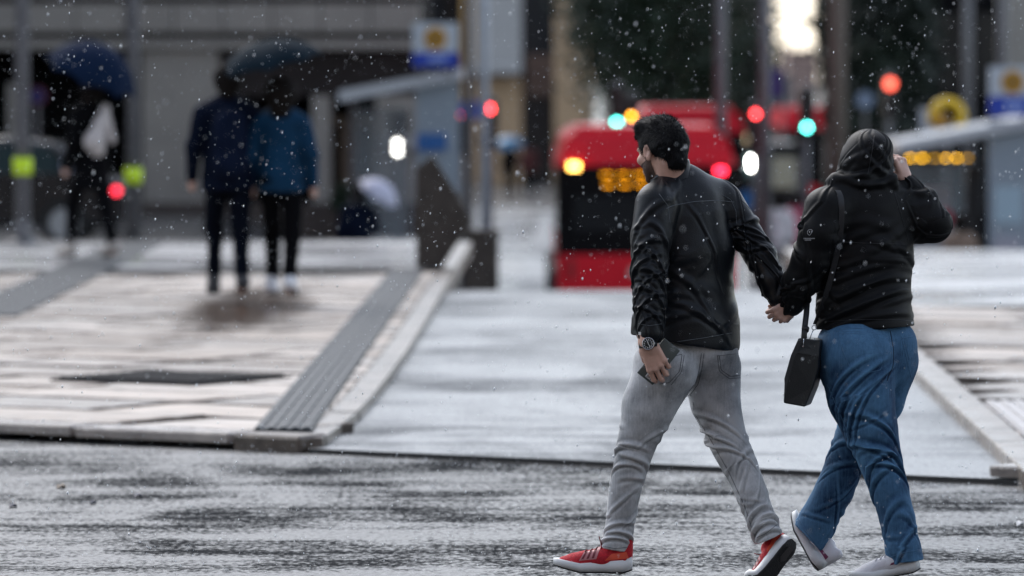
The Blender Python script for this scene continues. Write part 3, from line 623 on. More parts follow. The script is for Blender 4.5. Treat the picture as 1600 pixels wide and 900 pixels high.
# jeans
LL = pts((1040, 580, -.08), (1014, 633, -.07), (993, 698, -.05), (977, 767, -.02), (968, 830, .0), (961, 868, .01)); RL = [v * U for v in (50, 42, 30.5, 25, 22.5, 25)]
RLg = pts((1112, 580, .07), (1118, 630, .06), (1134, 680, .03), (1156, 728, .0), (1174, 772, -.04), (1191, 814, -.07), (1204, 850, -.09)); RR = [v * U for v in (46, 38.5, 31, 27.5, 25, 22.5, 22.5)]
lo, hi = box_of(LL + RLg + [P(1070, 515)], .15)
fd = Field(lo, hi, .005)
fd.chain(LL, RL, .008, (0, 1, 0), .98); fd.chain(RLg, RR, .008)
fd.ball(P(1040, 566, -.06), (.125, .125, .10), .015); fd.ball(P(1114, 568, .05), (.105, .115, .10), .015); fd.ball(P(1073, 545), (.196, .132, .10), .02)
fd.cut(P(960, 860), (-.18, -.05, -1), (LL[-1] - .14, LL[-1] + .14)); fd.cut(P(1199, 843, -.09), (.40, .0, -.9), (RLg[-1] - .11, RLg[-1] + .11))
def post(V, Q):
    c = [(.30, .6, 1.6, .03, .02, .011, .007), (.335, -.3, 1.3, -.02, .02, .012, .008), (.37, .5, 1.4, .03, .03, .010, .006), (.41, -.4, 1.2, .0, .02, .013, .005),
         (.60, .2, 1.7, .02, .015, .010, .006), (.632, -.3, 1.8, -.01, .02, .010, .009), (.662, .6, 1.6, .02, .015, .009, .008), (.57, -1.0, 1.2, .03, .02, .010, .005), (.52, .3, 1.2, .07, 0, .014, .004), (.22, -.8, .9, .06, .05, .014, .005)]
    c = [(*q[:6], q[6] * 1.3) for q in c]
    V = creases(V, Q, LL, c + rand_creases(14, .18, .6, 3, .0028, .011, .035), .14)
    c = [(.23, .9, 1.5, -.05, .02, .011, .009), (.26, 1.3, 1.2, -.04, .0, .010, .008), (.31, .2, 1.4, -.05, .03, .012, .006), (.19, .3, 1.3, -.07, .02, .013, .006), (.35, -.5, 1.2, .03, .03, .012, .005),
         (.57, .2, 1.8, .02, .015, .010, .007), (.60, -.4, 1.8, .0, .02, .010, .009), (.628, .5, 1.7, .02, .015, .009, .009), (.655, -.2, 1.6, .0, .01, .009, .007), (.47, .4, 1.2, .08, 0, .013, .004)]
    c = [(*q[:6], q[6] * 1.3) for q in c]
    V = creases(V, Q, RLg, c + rand_creases(14, .15, .56, 4, .0028, .011, .035), .14)
    return lump(V, Q, .004, 11, (1, 1, .7), 2), Q
jeans, V, Q = solid(fd, 'jeans', M_grey_jean, man, 2, post); bj = bvh_of(V, Q)
for ln in ([(1100, 552), (1097, 575), (1091, 600), (1080, 615), (1068, 622)], [(1096, 552), (1093, 575), (1087, 598), (1077, 611)]): stitch('seam_stitch', bj, ln, M_jean_st, jeans)
for ln in ([(1121, 555), (1124, 580), (1140, 592), (1157, 590)], [(1124, 556), (1127, 578), (1141, 588), (1157, 586)], [(1122, 556), (1156, 552)], [(1036, 562), (1066, 553), (1062, 580), (1046, 598), (1030, 600)], [(1069, 555), (1065, 581), (1049, 601)]): stitch('pocket_stitch', bj, ln, M_jean_st, jeans)
stitch('seam_stitch', bj, [(1075, 630), (1112, 690), (1140, 740), (1163, 790), (1180, 840)], M_jean_st, jeans)
stitch('hem_stitch', bj, [(936, 852), (960, 857), (984, 855)], M_jean_st, jeans); stitch('hem_stitch', bj, [(1180, 841), (1196, 834), (1215, 819)], M_jean_st, jeans)
# jacket
T = pts((1066, 290, .02), (1078, 345, .01), (1082, 400, .0), (1078, 455, .0), (1074, 500, .0), (1072, 545, .0))
LA = pts((1026, 322, -.12), (1017, 372, -.17), (1014, 425, -.205), (1015, 475, -.235), (1016, 520, -.26)); LR = [v * U for v in (35, 31.5, 28.5, 25.5, 22)]
RA = pts((1128, 318, .12), (1160, 358, .10), (1188, 400, .06), (1206, 440, .02), (1214, 466, .0)); RAr = [v * U for v in (34, 27, 25, 21, 17)]
lo, hi = box_of(T + LA + RA, .17); hi[2] += .02
fd = Field(lo, hi, .005)
sh = unit([.707, .707, 0])                      # line of the shoulders
fd.cone(P(1072, 330, .01), P(1082, 400), .155, .165, .03, (.55, -.83, 0), .72); fd.cone(P(1082, 400), P(1076, 470), .165, .182, .03, (.55, -.83, 0), .76); fd.cone(P(1076, 470), P(1072, 516), .182, .186, .02, (.4, -.92, 0), .78)
fd.cone(P(1076, 505), P(1074, 530), .198, .203, .012, (.4, -.92, 0), .82)
fd.cone(P(1052, 290, .0), P(1030, 316, -.10), .062, .075, .03); fd.cone(P(1062, 288, .02), P(1118, 312, .11), .068, .078, .03); fd.cone(P(1062, 292, .02), P(1074, 345, .01), .085, .14, .04, (.55, -.83, 0), .8)
fd.cone(P(1010, 500, -.04), P(1008, 545, -.04), .055, .058, .02)     # open front of the jacket, hanging past the hip
fd.chain(LA, LR, .016); fd.chain(RA, RAr, .016)
fd.cut(P(1072, 538, -.1), (-.16, .02, -1), ((lo[0], lo[1], lo[2]), (hi[0], hi[1], P(1072, 500)[2])))
fd.cut(P(1016, 527, -.2), (-.05, 0, -1), (P(1016, 540, -.19) - .09, P(1016, 540, -.19) + .085)) if False else None
def post(V, Q):
    V = creases(V, Q, LA, [(.05, .3, 1.2, .1, .02, .02, .006), (.12, -.4, 1.4, -.06, .03, .014, .006), (.17, .4, 1.6, .05, .03, .013, .007), (.21, -.2, 1.6, -.07, .03, .012, .008), (.245, .6, 1.5, .06, .02, .012, .008), (.28, -.3, 1.7, -.05, .03, .012, .008), (.315, .3, 1.7, .06, .02, .010, .007), (.35, -.2, 1.8, -.05, .03, .011, .008), (.385, .3, 1.8, .05, .02, .010, .008), (.42, 0, 1.8, -.04, .02, .010, .008), (.445, .2, 1.8, .03, .02, .009, .006)] + rand_creases(14, .05, .45, 7, .0035, .011, .08), .115)
    V = creases(V, Q, RA, rand_creases(26, .06, .5, 8, .0065, .012, .06, ha=(.9, 1.8)), .10)
    V = creases(V, Q, T, [(.10, .5, .7, .25, 0, .022, .004), (.2, -.5, .6, -.3, .1, .02, .004), (.30, .5, .7, .12, .1, .02, .005), (.36, .1, .9, -.12, .1, .018, .004), (.43, .6, .8, .1, .1, .018, .006), (.47, -.2, 1., -.08, .05, .016, .005), (.50, .4, 1., .08, .05, .016, .005), (.25, .9, .6, .2, 0, .02, .006)] + rand_creases(14, .1, .52, 9, .0032, .016, .14, ha=(.5, 1.0)), .26)
    V = lump(V, Q, .004, 9, (1, 1, .6), 4)
    return V, Q
jacket, V, Q = solid(fd, 'jacket', M_leather, man, 2, post); bjk = bvh_of(V, Q)
stitch('yoke_seam', bjk, [(1041, 326), (1052, 321), (1085, 315), (1120, 313), (1147, 316)], M_seam, jacket, .0014)
stitch('hem_seam', bjk, [(1058, 534), (1100, 528), (1160, 517)], M_seam, jacket, .0011)
stitch('sleeve_seam', bjk, [(1030, 303), (1044, 322), (1047, 350)], M_seam, jacket, .0010); stitch('sleeve_seam', bjk, [(1128, 304), (1142, 312), (1150, 330), (1151, 350)], M_seam, jacket, .0010)
stitch('cuff_seam', bjk, [(997, 506), (1015, 509), (1034, 506)], M_seam, jacket, .0010)
# stand-up collar
V = []; F = []; n = 48
for i, (hz_, rr, th) in enumerate(((-.045, .092, 0), (-.02, .082, 0), (.0, .076, 0), (.016, .073, 0), (.020, .070, 0), (.016, .066, 0), (-.03, .066, 0))):
    for k in range(n):
        a = 2 * math.pi * k / n; q = np.array([math.cos(a), math.sin(a) * .92, 0]); c_ = P(1047, 276, .0); V.append(c_ + q * rr + np.array([0, 0, hz_ + .010 + .036 * math.cos(a + .15) + .004 * math.sin(5 * a)]))
for i in range(6):
    for k in range(n): F.append((i * n + k, i * n + (k + 1) % n, (i + 1) * n + (k + 1) % n, (i + 1) * n + k))
mesh_obj('collar', V, F, M_leather, jacket, True)
# body: head, neck, arms, trunk, legs
hf = unit([-.63, .76, -.20]); hl = unit(np.cross([0, 0, 1], hf)); hu = np.cross(hf, hl); HM = np.stack([hf, hl, hu], 1); HC = P(1034, 233, .0)
def H(f, l, u): return HC + HM @ np.array([f, l, u])
fd = Field(HC - .15, HC + np.array([.15, .15, .145]), .0032)
fd.lo; fd.ball(H(-.008, 0, .018), (.094, .073, .088), .01, HM); fd.ball(H(.030, 0, -.03), (.066, .062, .078), .02, HM)
fd.cone(H(.03, .042, -.062), H(.072, .012, -.098), .022, .016, .018); fd.cone(H(.03, -.042, -.062), H(.072, -.012, -.098), .022, .016, .018); fd.ball(H(.078, 0, -.098), (.018, .02, .016), .014, HM)
fd.cone(H(.092, 0, .0), H(.112, 0, -.034), .0085, .0125, .012); fd.ball(H(.107, .011, -.036), .007, .007); fd.ball(H(.107, -.011, -.036), .007, .007)
fd.cone(H(.083, .036, .012), H(.091, .012, .010), .011, .010, .012); fd.cone(H(.083, -.036, .012), H(.091, -.012, .010), .011, .010, .012)
for sg in (1, -1):
    fd.ball(H(.088, sg * .032, -.002), (.013, .016, .010), 0, HM, True); fd.ball(H(.076, sg * .032, -.002), .0125, .002); fd.ball(H(.062, sg * .050, -.03), (.022, .018, .018), .016, HM)
    ec = H(-.005, sg * .074, -.012); EM = np.stack([unit(hf * .92 + hl * sg * .35), unit(hl * sg - hf * .35 * .9), hu], 1)
    fd.ball(ec + hl * sg * .004, (.018, .007, .031), .006, EM); fd.ball(ec + hl * sg * .010 + hu * .004 + hf * .001, (.010, .006, .018), 0, EM, True); fd.ball(ec - hu * .024 + hl * sg * .003, (.009, .006, .010), .006, EM)
fd.cone(H(.098, .018, -.068), H(.104, 0, -.066), .005, .0062, .005); fd.cone(H(.098, -.018, -.068), H(.104, 0, -.066), .005, .0062, .005); fd.cone(H(.096, .016, -.077), H(.101, 0, -.078), .005, .0068, .005); fd.cone(H(.096, -.016, -.077), H(.101, 0, -.078), .005, .0068, .005)
fd.cone(H(-.035, 0, -.05), P(1052, 292, .0), .058, .066, .02)
Vh, Qh = fd.mesh(1)
wr = P(1012, 536, -.272)
hd = unit([.30, .05, -1]); hn = [.15, 1, 0]; ht = [-.9, .1, -.35]
fd2 = Field(wr - np.array([.10, .10, .2]), wr + np.array([.13, .14, .09]), .0026)
hand(fd2, wr, unit([.42, .02, -1]), hn, ht, [(26, 44, 34), (28, 44, 34), (32, 46, 34), (36, 48, 35)], .20, (.75, .7), .05)
fd2.cone(P(1015, 490, -.245), wr, .034, .027, .012, (0, 1, 0), .8)
V2, Q2 = fd2.mesh(1)
# right hand in hers
wr2 = P(1213, 462, .0)
fd3 = Field(wr2 - np.array([.11, .12, .19]), wr2 + np.array([.13, .13, .06]), .0026)
hand(fd3, wr2, unit([.10, .05, -1]), [.95, .3, 0], [-.35, .85, 0], [(62, 60, 35), (64, 62, 35), (66, 62, 38), (70, 62, 40)], .165, (.6, .6), .03)
V3, Q3 = fd3.mesh(1)
lo, hi = box_of(T + LL + RLg + LA + RA, .1); fd4 = Field(lo, hi, .012)
fd4.cone(P(1060, 300), P(1080, 400), .09, .13, .03, (.5, -.8, 0), .75); fd4.cone(P(1080, 400), P(1074, 530), .13, .11, .03, (.5, -.8, 0), .75)
fd4.chain(LL[:-1], [r * .72 for r in RL], .02); fd4.chain(RLg[:-1], [r * .72 for r in RR], .02); fd4.chain(LA[:-1] + [wr], [r * .7 for r in LR], .02); fd4.chain(RA[:-1] + [wr2], [r * .62 for r in RAr], .02)
fd4.cone(P(1060, 300), LA[0], .06, .06, .03); fd4.cone(P(1060, 300), RA[0], .06, .06, .03)
V4, Q4 = fd4.mesh(1)
Vs = [Vh, V2, V3, V4]; Qs = [Qh, Q2, Q3, Q4]; o = 0; QQ = []
for v, q in zip(Vs, Qs): QQ.append(q + o); o += len(v)
body = mesh_obj('body', np.concatenate(Vs), np.concatenate(QQ), M_skin, man, True)
# beard and hair
def on_head(cond, name, mt, off, par, Vb=Vh, Qb=Qh, rough=0.0, seed=1):
    loc = (Vb - HC) @ HM; keep = cond(loc); q = Qb[keep[Qb].all(1)]; ids = np.unique(q); mp = -np.ones(len(Vb), int); mp[ids] = np.arange(len(ids))
    N = normals(Vb, Qb)[ids]; V = Vb[ids] + N * off
    if rough: V = V + N * (rough * vnoise(V * 300 + seed))[:, None]
    return mesh_obj(name, V, mp[q], mt, par, True)
on_head(lambda p: (p[:, 2] < -.048 + .35 * np.clip(.06 - p[:, 0], 0, .07)) & (p[:, 0] > .0) & (p[:, 2] > -.125) & ~((p[:, 2] > -.08) & (abs(p[:, 1]) < .022) & (p[:, 0] > .09)) & (abs(p[:, 1]) > -.01), 'beard', M_beard, .0016, man, rough=.0006)
fd = Field(HC - .16, HC + np.array([.16, .16, .17]), .0035)
fd.ball(H(-.012, 0, .026), (.100, .080, .091), .01, HM); fd.cone(H(-.055, 0, .0), H(-.074, 0, -.062), .062, .036, .02, hl, 1.25); fd.cone(H(.04, 0, .086), H(.084, .0, .068), .033, .024, .025, hl, 1.9)
fd.cone(H(-.02, 0, .088), H(.04, 0, .09), .035, .035, .03, hl, 1.5)
fd.ball(H(.105, 0, -.045), (.088, .12, .085), 0, HM, True)                       # face stays free
for sg in (1, -1): fd.ball(H(.004, sg * .085, -.032), (.034, .04, .034), 0, HM, True); fd.ball(H(.03, sg * .09, -.06), (.06, .05, .05), 0, HM, True)
fd.cut(H(-.06, 0, -.082), -hu + hf * .25)
V, Q = fd.mesh(2); N = normals(V, Q); lc = (V - HC) @ HM
V = V + N * (.0025 * vnoise(lc * [40, 60, 40]) + .001 * vnoise(lc * [90, 190, 90] + 9))[:, None]
hair = mesh_obj('hair', V, Q, M_hair, man, True)
g = np.random.default_rng(2); ids = g.choice(len(V), 15000); SV = []; SF = []
whorl = H(-.07, 0, .085)
for i in ids:
    p = V[i]; nn = N[i]; fl = unit((p - whorl) - nn * ((p - whorl) @ nn) + g.normal(0, .02, 3)); l_ = lc[i]
    ln = g.uniform(.010, .020) * (1.3 if l_[2] > .09 and l_[0] > .03 else 1); lift = .07 + (.7 if g.random() < .03 else 0) + (.4 if l_[2] > .085 and l_[0] > .03 else 0) * g.uniform(.2, 1)
    e = p + (fl + nn * lift * g.uniform(.3, 1)) * ln; m = p + fl * ln * .55 + nn * ln * lift * .5; s_ = unit(np.cross(nn, fl)) * .0009; k = len(SV)
    SV += [p - s_ - nn * .002, p + s_ - nn * .002, m + s_ * .8, m - s_ * .8, e]; SF += [(k, k + 1, k + 2, k + 3), (k + 3, k + 2, k + 4)]
for (a, b, c) in ((.098, .02, .09), (.104, .0, .092), (.1, -.03, .088), (.108, .03, .078), (.09, .04, .092)):        # wet tufts at the brow
    for q in range(5):
        p = H(a - .03, b + g.normal(0, .006), c - .012); e = H(a + g.uniform(-.01, .008), b + g.normal(0, .008), c + g.uniform(-.004, .014)); s_ = hl * .0016; k = len(SV); m = (p + e) / 2 + hu * .004
        SV += [p - s_, p + s_, m + s_ * .7, m - s_ * .7, e]; SF += [(k, k + 1, k + 2, k + 3), (k + 3, k + 2, k + 4)]
mesh_obj('hair_strands', SV, SF, M_hair, hair, False)
# shoes
hl_ = on(985, 897); shoe(man, on(983, 896) + [0, 0, .002], (-1, .10, .0), (0, 0, 1), None, RED, .292, mirror=-1)
shoe(man, P(1240, 850, -.12), unit([-.58, -.12, -.74]), (-.5, .85, .3), None, RED, .285, 46, mirror=1)
# wrist watch
wc = P(1013, 537, -.312); wn = unit([-.12, -1, .1]); wu = unit(np.array([.1, 0, 1]) - wn * (np.array([.1, 0, 1]) @ wn)); wx = np.cross(wu, wn)
M_steel = mat('steel', (.55, .56, .58), .25, 1.0); M_wblk = mat('watch_black', (.008, .009, .011), .35); M_ivory = mat('dial_marks', (.85, .86, .84), .5)
wt = MB(); wt.tube([wc - wn * .006, wc + wn * .004], .0235, 28); watch = wt.build('wrist_watch', M_wblk, man, True)
mb = MB(); ring = [wc + wn * .005 + .0215 * (math.cos(a) * wx + math.sin(a) * wu) for a in np.linspace(0, 2 * math.pi, 33)]; mb.tube(ring, .0022, 6, False); mb.build('bezel', M_steel, watch, True)
mb = MB()
for k in range(12):
    a = k * math.pi / 6; dr = math.cos(a) * wx + math.sin(a) * wu; mb.tube([wc + wn * .0055 + dr * .0125, wc + wn * .0055 + dr * .0175], .0013, 4)
mb.build('hour_marks', M_ivory, watch)
mb = MB()
for (a, l) in ((1.9, .011), (-.9, .014)): dr = math.cos(a) * wx + math.sin(a) * wu; mb.tube([wc + wn * .0062 - dr * .002, wc + wn * .0062 + dr * l], .0011, 4)
mb.build('watch_hands', M_ivory, watch)
mb = MB(); wax = unit([.12, .02, -1]); e1 = unit(np.cross(wax, [0, 1, 0])); e2 = np.cross(wax, e1); wcen = P(1013, 538, -.273)
V = []; F = []
for k in range(28):
    a = 2 * math.pi * k / 28; dr = math.cos(a) * e1 * .0335 + math.sin(a) * e2 * .029
    for (o_, h_) in ((0, -.010), (.003, -.010), (.003, .010), (0, .010)): V.append(wcen + dr + unit(dr) * o_ + wax * h_)
for k in range(28):
    for j in range(4): F.append((k * 4 + j, k * 4 + (j + 1) % 4, ((k + 1) % 28) * 4 + (j + 1) % 4, ((k + 1) % 28) * 4 + j))
mesh_obj('strap', V, F, M_wblk, watch, True)
mesh_obj('care_tab', MB().box(tuple(P(999.5, 521, -.312)), (.009, .002, .011)).V, MB().box((0, 0, 0), (1, 1, 1)).F, M_ivory, jacket)
# phone in his left hand
ph = empty('mobile_phone', P(1029, 566, -.225)); tag(ph, 'grey green phone held flat in the man\'s left hand', 'phone')
M_case = mat('phone_case', (.085, .10, .095), .45, var=.08)
pu = unit([.62, 0.05, .78]); pn = unit([.12, -1, .05]); pn = unit(pn - pu * (pn @ pu)); px_ = np.cross(pu, pn); pm = Matrix((*[(px_[i], pn[i], pu[i], 0) for i in range(3)], (0, 0, 0, 1)))
MB().box(tuple(P(1029, 565, -.232)), (.076, .009, .165), M=pm, bev=.0042).build('case', M_case, ph, True)
cb_ = P(1029, 565, -.232) - pu * .066 + px_ * .012
bump = MB().box(tuple(cb_ + pn * .0055), (.036, .004, .018), M=pm, bev=.0018).build('camera_bump', mat('silver', (.6, .6, .6), .35, .3), ph, True)
for k in (-1, 1): MB().disc(cb_ + pn * .008 + px_ * k * .0085, pn, .0065, .002, 16).build('lens', M_steel, bump)

# ================= the woman =================
wom = empty('person', on(1340, 897)); tag(wom, 'person in black hooded jacket and blue jeans, one hand holding the hood', 'person')
NL = pts((1338, 560, -.08), (1345, 620, -.10), (1360, 670, -.11), (1377, 722, -.12), (1391, 767, -.14), (1403, 811, -.16), (1411, 856, -.18), (1417, 890, -.18)); NR = [v * U for v in (60, 53, 43, 34, 30, 28, 27.5, 29.5)]
FL = pts((1392, 565, .06), (1372, 625, .06), (1342, 680, .07), (1322, 722, .08), (1304, 767, .09), (1278, 815, .10), (1262, 848, .10)); FR = [v * U for v in (42, 42, 36, 30, 30, 30.5, 31)]
lo, hi = box_of(NL + FL + [P(1350, 500)], .17)
fd = Field(lo, hi, .005)
fd.chain(NL, NR, .01); fd.chain(FL, FR, .01)
fd.ball(P(1336, 558, -.06), (.148, .15, .15), .03); fd.ball(P(1389, 560, .03), (.098, .13, .13), .03); fd.ball(P(1354, 535), (.186, .132, .12), .03)
fd.cut(P(1412, 878, -.18), (.12, 0, -1), (NL[-1] - np.array([.14, .14, .14]), NL[-1] + np.array([.14, .14, .1]))); fd.cut(P(1266, 846, .1), (-.62, -.05, -.55), (FL[-1] - .13, FL[-1] + np.array([.12, .13, .10])))
def post(V, Q):
    c = [(.10, .2, 1.3, .10, .02, .013, .008), (.135, -.2, 1.3, .12, .03, .013, .008), (.17, .3, 1.2, .12, .02, .012, .007), (.07, .5, 1.1, .10, .03, .012, .007), (.25, -.3, 1.2, -.10, .05, .015, .006), (.32, .5, 1.3, -.05, .04, .014, .008), (.355, -.2, 1.4, -.06, .04, .013, .008), (.39, .4, 1.4, .05, .04, .013, .008), (.425, -.3, 1.3, -.05, .03, .012, .007), (.46, .6, 1.3, .05, .02, .014, .006), (.58, .2, 1.2, .05, .04, .016, .005), (.70, -.3, 1.4, .06, .03, .014, .006)]
    c = [(*q[:6], q[6] * 1.6) for q in c]
    V = creases(V, Q, NL, c + rand_creases(16, .1, .75, 13, .0032, .012, .04), .17)
    V = creases(V, Q, FL, [(.33, .4, 1.4, .05, .03, .013, .007), (.37, -.4, 1.3, -.06, .03, .013, .007), (.42, .2, 1.2, .06, .03, .013, .006)] + rand_creases(16, .2, .7, 14, .0036, .012, .04), .12)
    return lump(V, Q, .0045, 9, (1, 1, .7), 6), Q
jeans2, V, Q = solid(fd, 'jeans', M_blue_jean, wom, 2, post); bw = bvh_of(V, Q)
for ln in ([(1308, 518), (1381, 519), (1382, 560), (1376, 578), (1352, 583), (1328, 573), (1317, 548), (1308, 518)], [(1310, 521), (1378, 522)], [(1409, 529), (1433, 523)], [(1409, 529), (1417, 562), (1424, 590)], [(1413, 532), (1421, 562)]): stitch('pocket_stitch', bw, ln, M_jean_st2, jeans2)
stitch('seam_stitch', bw, [(1391, 517), (1396, 545), (1396, 570), (1386, 595)], M_jean_dk, jeans2, .0018); stitch('seam_stitch', bw, [(1388, 517), (1393, 545), (1393, 570), (1384, 592)], M_jean_st2, jeans2)
stitch('side_seam', bw, [(1292, 600), (1318, 660), (1340, 715), (1356, 750)], M_jean_st2, jeans2, .0011); stitch('side_seam', bw, [(1352, 744), (1364, 790), (1378, 835), (1390, 868)], M_jean_st2, jeans2, .0011)
stitch('hem_stitch', bw, [(1390, 871), (1410, 864), (1440, 858)], M_jean_st2, jeans2, .0013); stitch('hem_stitch', bw, [(1249, 810), (1262, 835), (1284, 860)], M_jean_st2, jeans2, .0013)
stitch('waistband_stitch', bw, [(1278, 520), (1330, 513), (1385, 513), (1428, 516)], M_jean_st2, jeans2)
# jacket with hood
T2 = pts((1352, 300), (1352, 350), (1352, 400), (1350, 450), (1351, 512))
LA2 = pts((1292, 328, -.09), (1281, 365, -.12), (1268, 402, -.11), (1252, 440, -.08), (1237, 474, -.03)); LR2 = [v * U for v in (36, 33, 30, 27, 19)]
RA2 = pts((1412, 326, .06), (1440, 345, .05), (1457, 350, .04)); RR2 = [v * U for v in (38, 35, 31)]
RB2 = pts((1458, 346, .04), (1440, 316, .05), (1417, 289, .06)); RRB = [v * U for v in (28, 24, 17.5)]
lo, hi = box_of(T2 + LA2 + RA2 + RB2 + [P(1360, 212)], .15); hi[2] -= .08
fd = Field(lo, hi, .005)
fn = (.25, -.97, 0)
fd.cone(P(1352, 340), P(1352, 400), .175, .182, .03, fn, .68); fd.cone(P(1352, 400), P(1350, 460), .182, .176, .03, fn, .74); fd.cone(P(1350, 460), P(1352, 514), .178, .190, .02, fn, .84)
fd.cone(P(1340, 300, -.02), P(1296, 330, -.08), .07, .082, .04); fd.cone(P(1362, 302, .0), P(1410, 326, .06), .075, .088, .04); fd.cone(P(1352, 296), P(1352, 345), .09, .155, .04, fn, .72)
fd.chain(LA2, LR2, .018); fd.chain(RA2, RR2, .018); fd.chain(RB2, RRB, .018)
# hood
fd.ball(P(1355, 250, .01), (.096, .115, .112), .02); fd.ball(P(1362, 232, .0), (.083, .10, .068), .02); fd.cone(P(1352, 262, .0), P(1349, 292, .0), .103, .098, .02)
fd.cone(P(1305, 285, -.06), P(1350, 281, -.085), .030, .034, .014); fd.cone(P(1350, 281, -.085), P(1392, 286, -.04), .034, .032, .014); fd.cone(P(1305, 285, -.06), P(1318, 288, .05), .030, .03, .014); fd.cone(P(1392, 286, -.04), P(1396, 290, .06), .030, .028, .014)
fd.cone(P(1300, 286, -.05), P(1294, 286, -.05), .018, .011, .012)
fd.ball(P(1330, 246, .13), (.07, .07, .075), 0, None, True)                        # face opening, turned away
def tilted(V, Q): return V, Q
fd.cut(P(1352, 512), (.03, 0, -1), (lo, (hi[0], hi[1], P(1352, 480)[2])))
def post(V, Q):
    V = creases(V, Q, LA2, rand_creases(20, .05, .45, 21, .006, .013, .07, ha=(.9, 1.7)), .13)
    V = creases(V, Q, RA2 + RB2[1:], rand_creases(16, .0, .3, 22, .005, .013, .07, ha=(.8, 1.6)), .13)
    V = creases(V, Q, T2, [(.11, .2, 1.3, .02, .05, .02, .004), (.16, .3, 1.3, .06, .02, .018, .006), (.25, -.1, 1.5, .02, .02, .012, .004), (.30, .3, 1.4, .06, .02, .015, .007), (.335, -.2, 1.4, .05, .03, .014, .007), (.37, .4, 1.5, .06, .0, .015, .008), (.40, -.1, 1.4, .05, .02, .014, .008), (.435, .3, 1.4, .06, .0, .014, .008), (.465, .0, 1.5, .03, .02, .013, .006)] + rand_creases(22, .08, .48, 23, .0055, .013, .08, ha=(.6, 1.2)), .26)
    hc = [P(1352, 300), P(1356, 260), P(1362, 210)]
    V = creases(V, Q, hc, [(.03, .2, 2.2, .02, .03, .014, .008), (.06, -.3, 1.8, .04, .04, .013, .007), (.085, .5, 1.4, -.05, .05, .014, .006), (.12, -.6, 1.0, .06, .0, .016, .004), (.16, .3, .9, -.08, 0, .016, .004)] + rand_creases(8, .02, .2, 25, .003, .015, .1), .16)
    return lump(V, Q, .0035, 10, (1, 1, .7), 8), Q
jacket2, V, Q = solid(fd, 'hooded_jacket', M_softshell, wom, 2, post); bw2 = bvh_of(V, Q)
M_seam2 = mat('softshell_seam', (.018, .019, .022), .6)
stitch('hem_seam', bw2, [(1278, 503), (1330, 500), (1380, 499), (1426, 501)], M_seam2, jacket2, .0012)
stitch('shoulder_seam', bw2, [(1308, 305), (1312, 330), (1316, 365)], M_seam2, jacket2, .0012); stitch('shoulder_seam', bw2, [(1398, 302), (1408, 335), (1420, 380)], M_seam2, jacket2, .0012)
stitch('back_seam', bw2, [(1318, 378), (1352, 380), (1425, 382)], M_seam2, jacket2, .0012); stitch('hood_seam', bw2, [(1366, 212), (1362, 240), (1356, 272)], M_seam2, jacket2, .0012)
# emblem and lettering on the sleeve
M_print = mat('reflective_print', (.42, .43, .45), .35)
def flat_mark(poly, name, par):
    Vp = [cast(bw2, x, y, .0012) for (x, y) in poly]; return mesh_obj(name, Vp, [tuple(range(len(poly)))], M_print, par)
eb = [(1261.5, 362), (1263.5, 359.2), (1268, 358.8), (1270, 360.5), (1268.5, 363), (1265, 368), (1262, 365.5)]
MB().tube([cast(bw2, x, y, .0012) for (x, y) in eb + eb[:1]], .0011, 4).build('emblem', M_print, jacket2)
flat_mark([(1264, 362), (1265.2, 360.5), (1265.8, 363.5), (1264.4, 363.8)], 'emblem', jacket2); flat_mark([(1267, 361.2), (1269.2, 360), (1268, 362.8)], 'emblem', jacket2)
for (x0, x1, y) in ((1255.5, 1273, 372.6), (1257.5, 1267, 375)):
    x = x0
    while x < x1:
        wd = random.uniform(.7, 1.4); flat_mark([(x, y - .8), (x + wd, y - .8), (x + wd, y + .8), (x, y + .8)], 'lettering', jacket2); x += wd + .55
# body
hc = P(1350, 252, .03)
fdh = Field(hc - np.array([.13, .15, .2]), hc + np.array([.13, .15, .13]), .005)
wf = unit([-.45, .88, -.1]); wl = unit(np.cross([0, 0, 1], wf)); wu_ = np.cross(wf, wl); WM = np.stack([wf, wl, wu_], 1); WP = lambda f, l, u: hc + WM @ np.array([f, l, u])
fdh.ball(WP(-.01, 0, .01), (.088, .07, .085), .01, WM); fdh.ball(WP(.03, 0, -.035), (.06, .056, .07), .02, WM); fdh.cone(WP(.085, 0, 0), WP(.103, 0, -.032), .008, .011, .012); fdh.cone(WP(.085, .015, -.068), WP(.085, -.015, -.068), .007, .007, .006); fdh.ball(WP(.068, 0, -.092), .018, .015)
for sg in (1, -1): fdh.ball(WP(.078, sg * .03, 0), (.012, .014, .009), 0, WM, True); fdh.ball(WP(.068, sg * .03, 0), .012, .002)
fdh.cone(WP(-.03, 0, -.05), P(1351, 310), .05, .058, .02)
Va, Qa = fdh.mesh(1)
wr3 = P(1417, 282, .06); fda = Field(wr3 - np.array([.17, .13, .08]), wr3 + np.array([.08, .13, .17]), .0026)
hand(fda, wr3, unit([-.40, -.05, 1]), [-.85, .6, 0], [-.55, -.75, .1], [(60, 55, 30), (55, 55, 30), (50, 50, 30), (45, 45, 30)], .175, (.7, .75), .05); fda.cone(P(1428, 300, .055), wr3, .028, .022, .01)
Vb, Qb = fda.mesh(1)
wr4 = P(1245, 474, -.035); fdb = Field(wr4 - np.array([.19, .13, .12]), wr4 + np.array([.06, .13, .10]), .0026)
hand(fdb, wr4, unit([-.80, .0, -.52]), [-.10, 1, .05], [.35, .25, .85], [(46, 62, 45), (50, 62, 45), (54, 64, 45), (58, 66, 45)], .172, (.75, .75), .03)
Vc, Qc = fdb.mesh(1)
lo, hi = box_of(T2 + NL + FL + LA2 + RA2 + RB2, .1); fd4 = Field(lo, hi, .012)
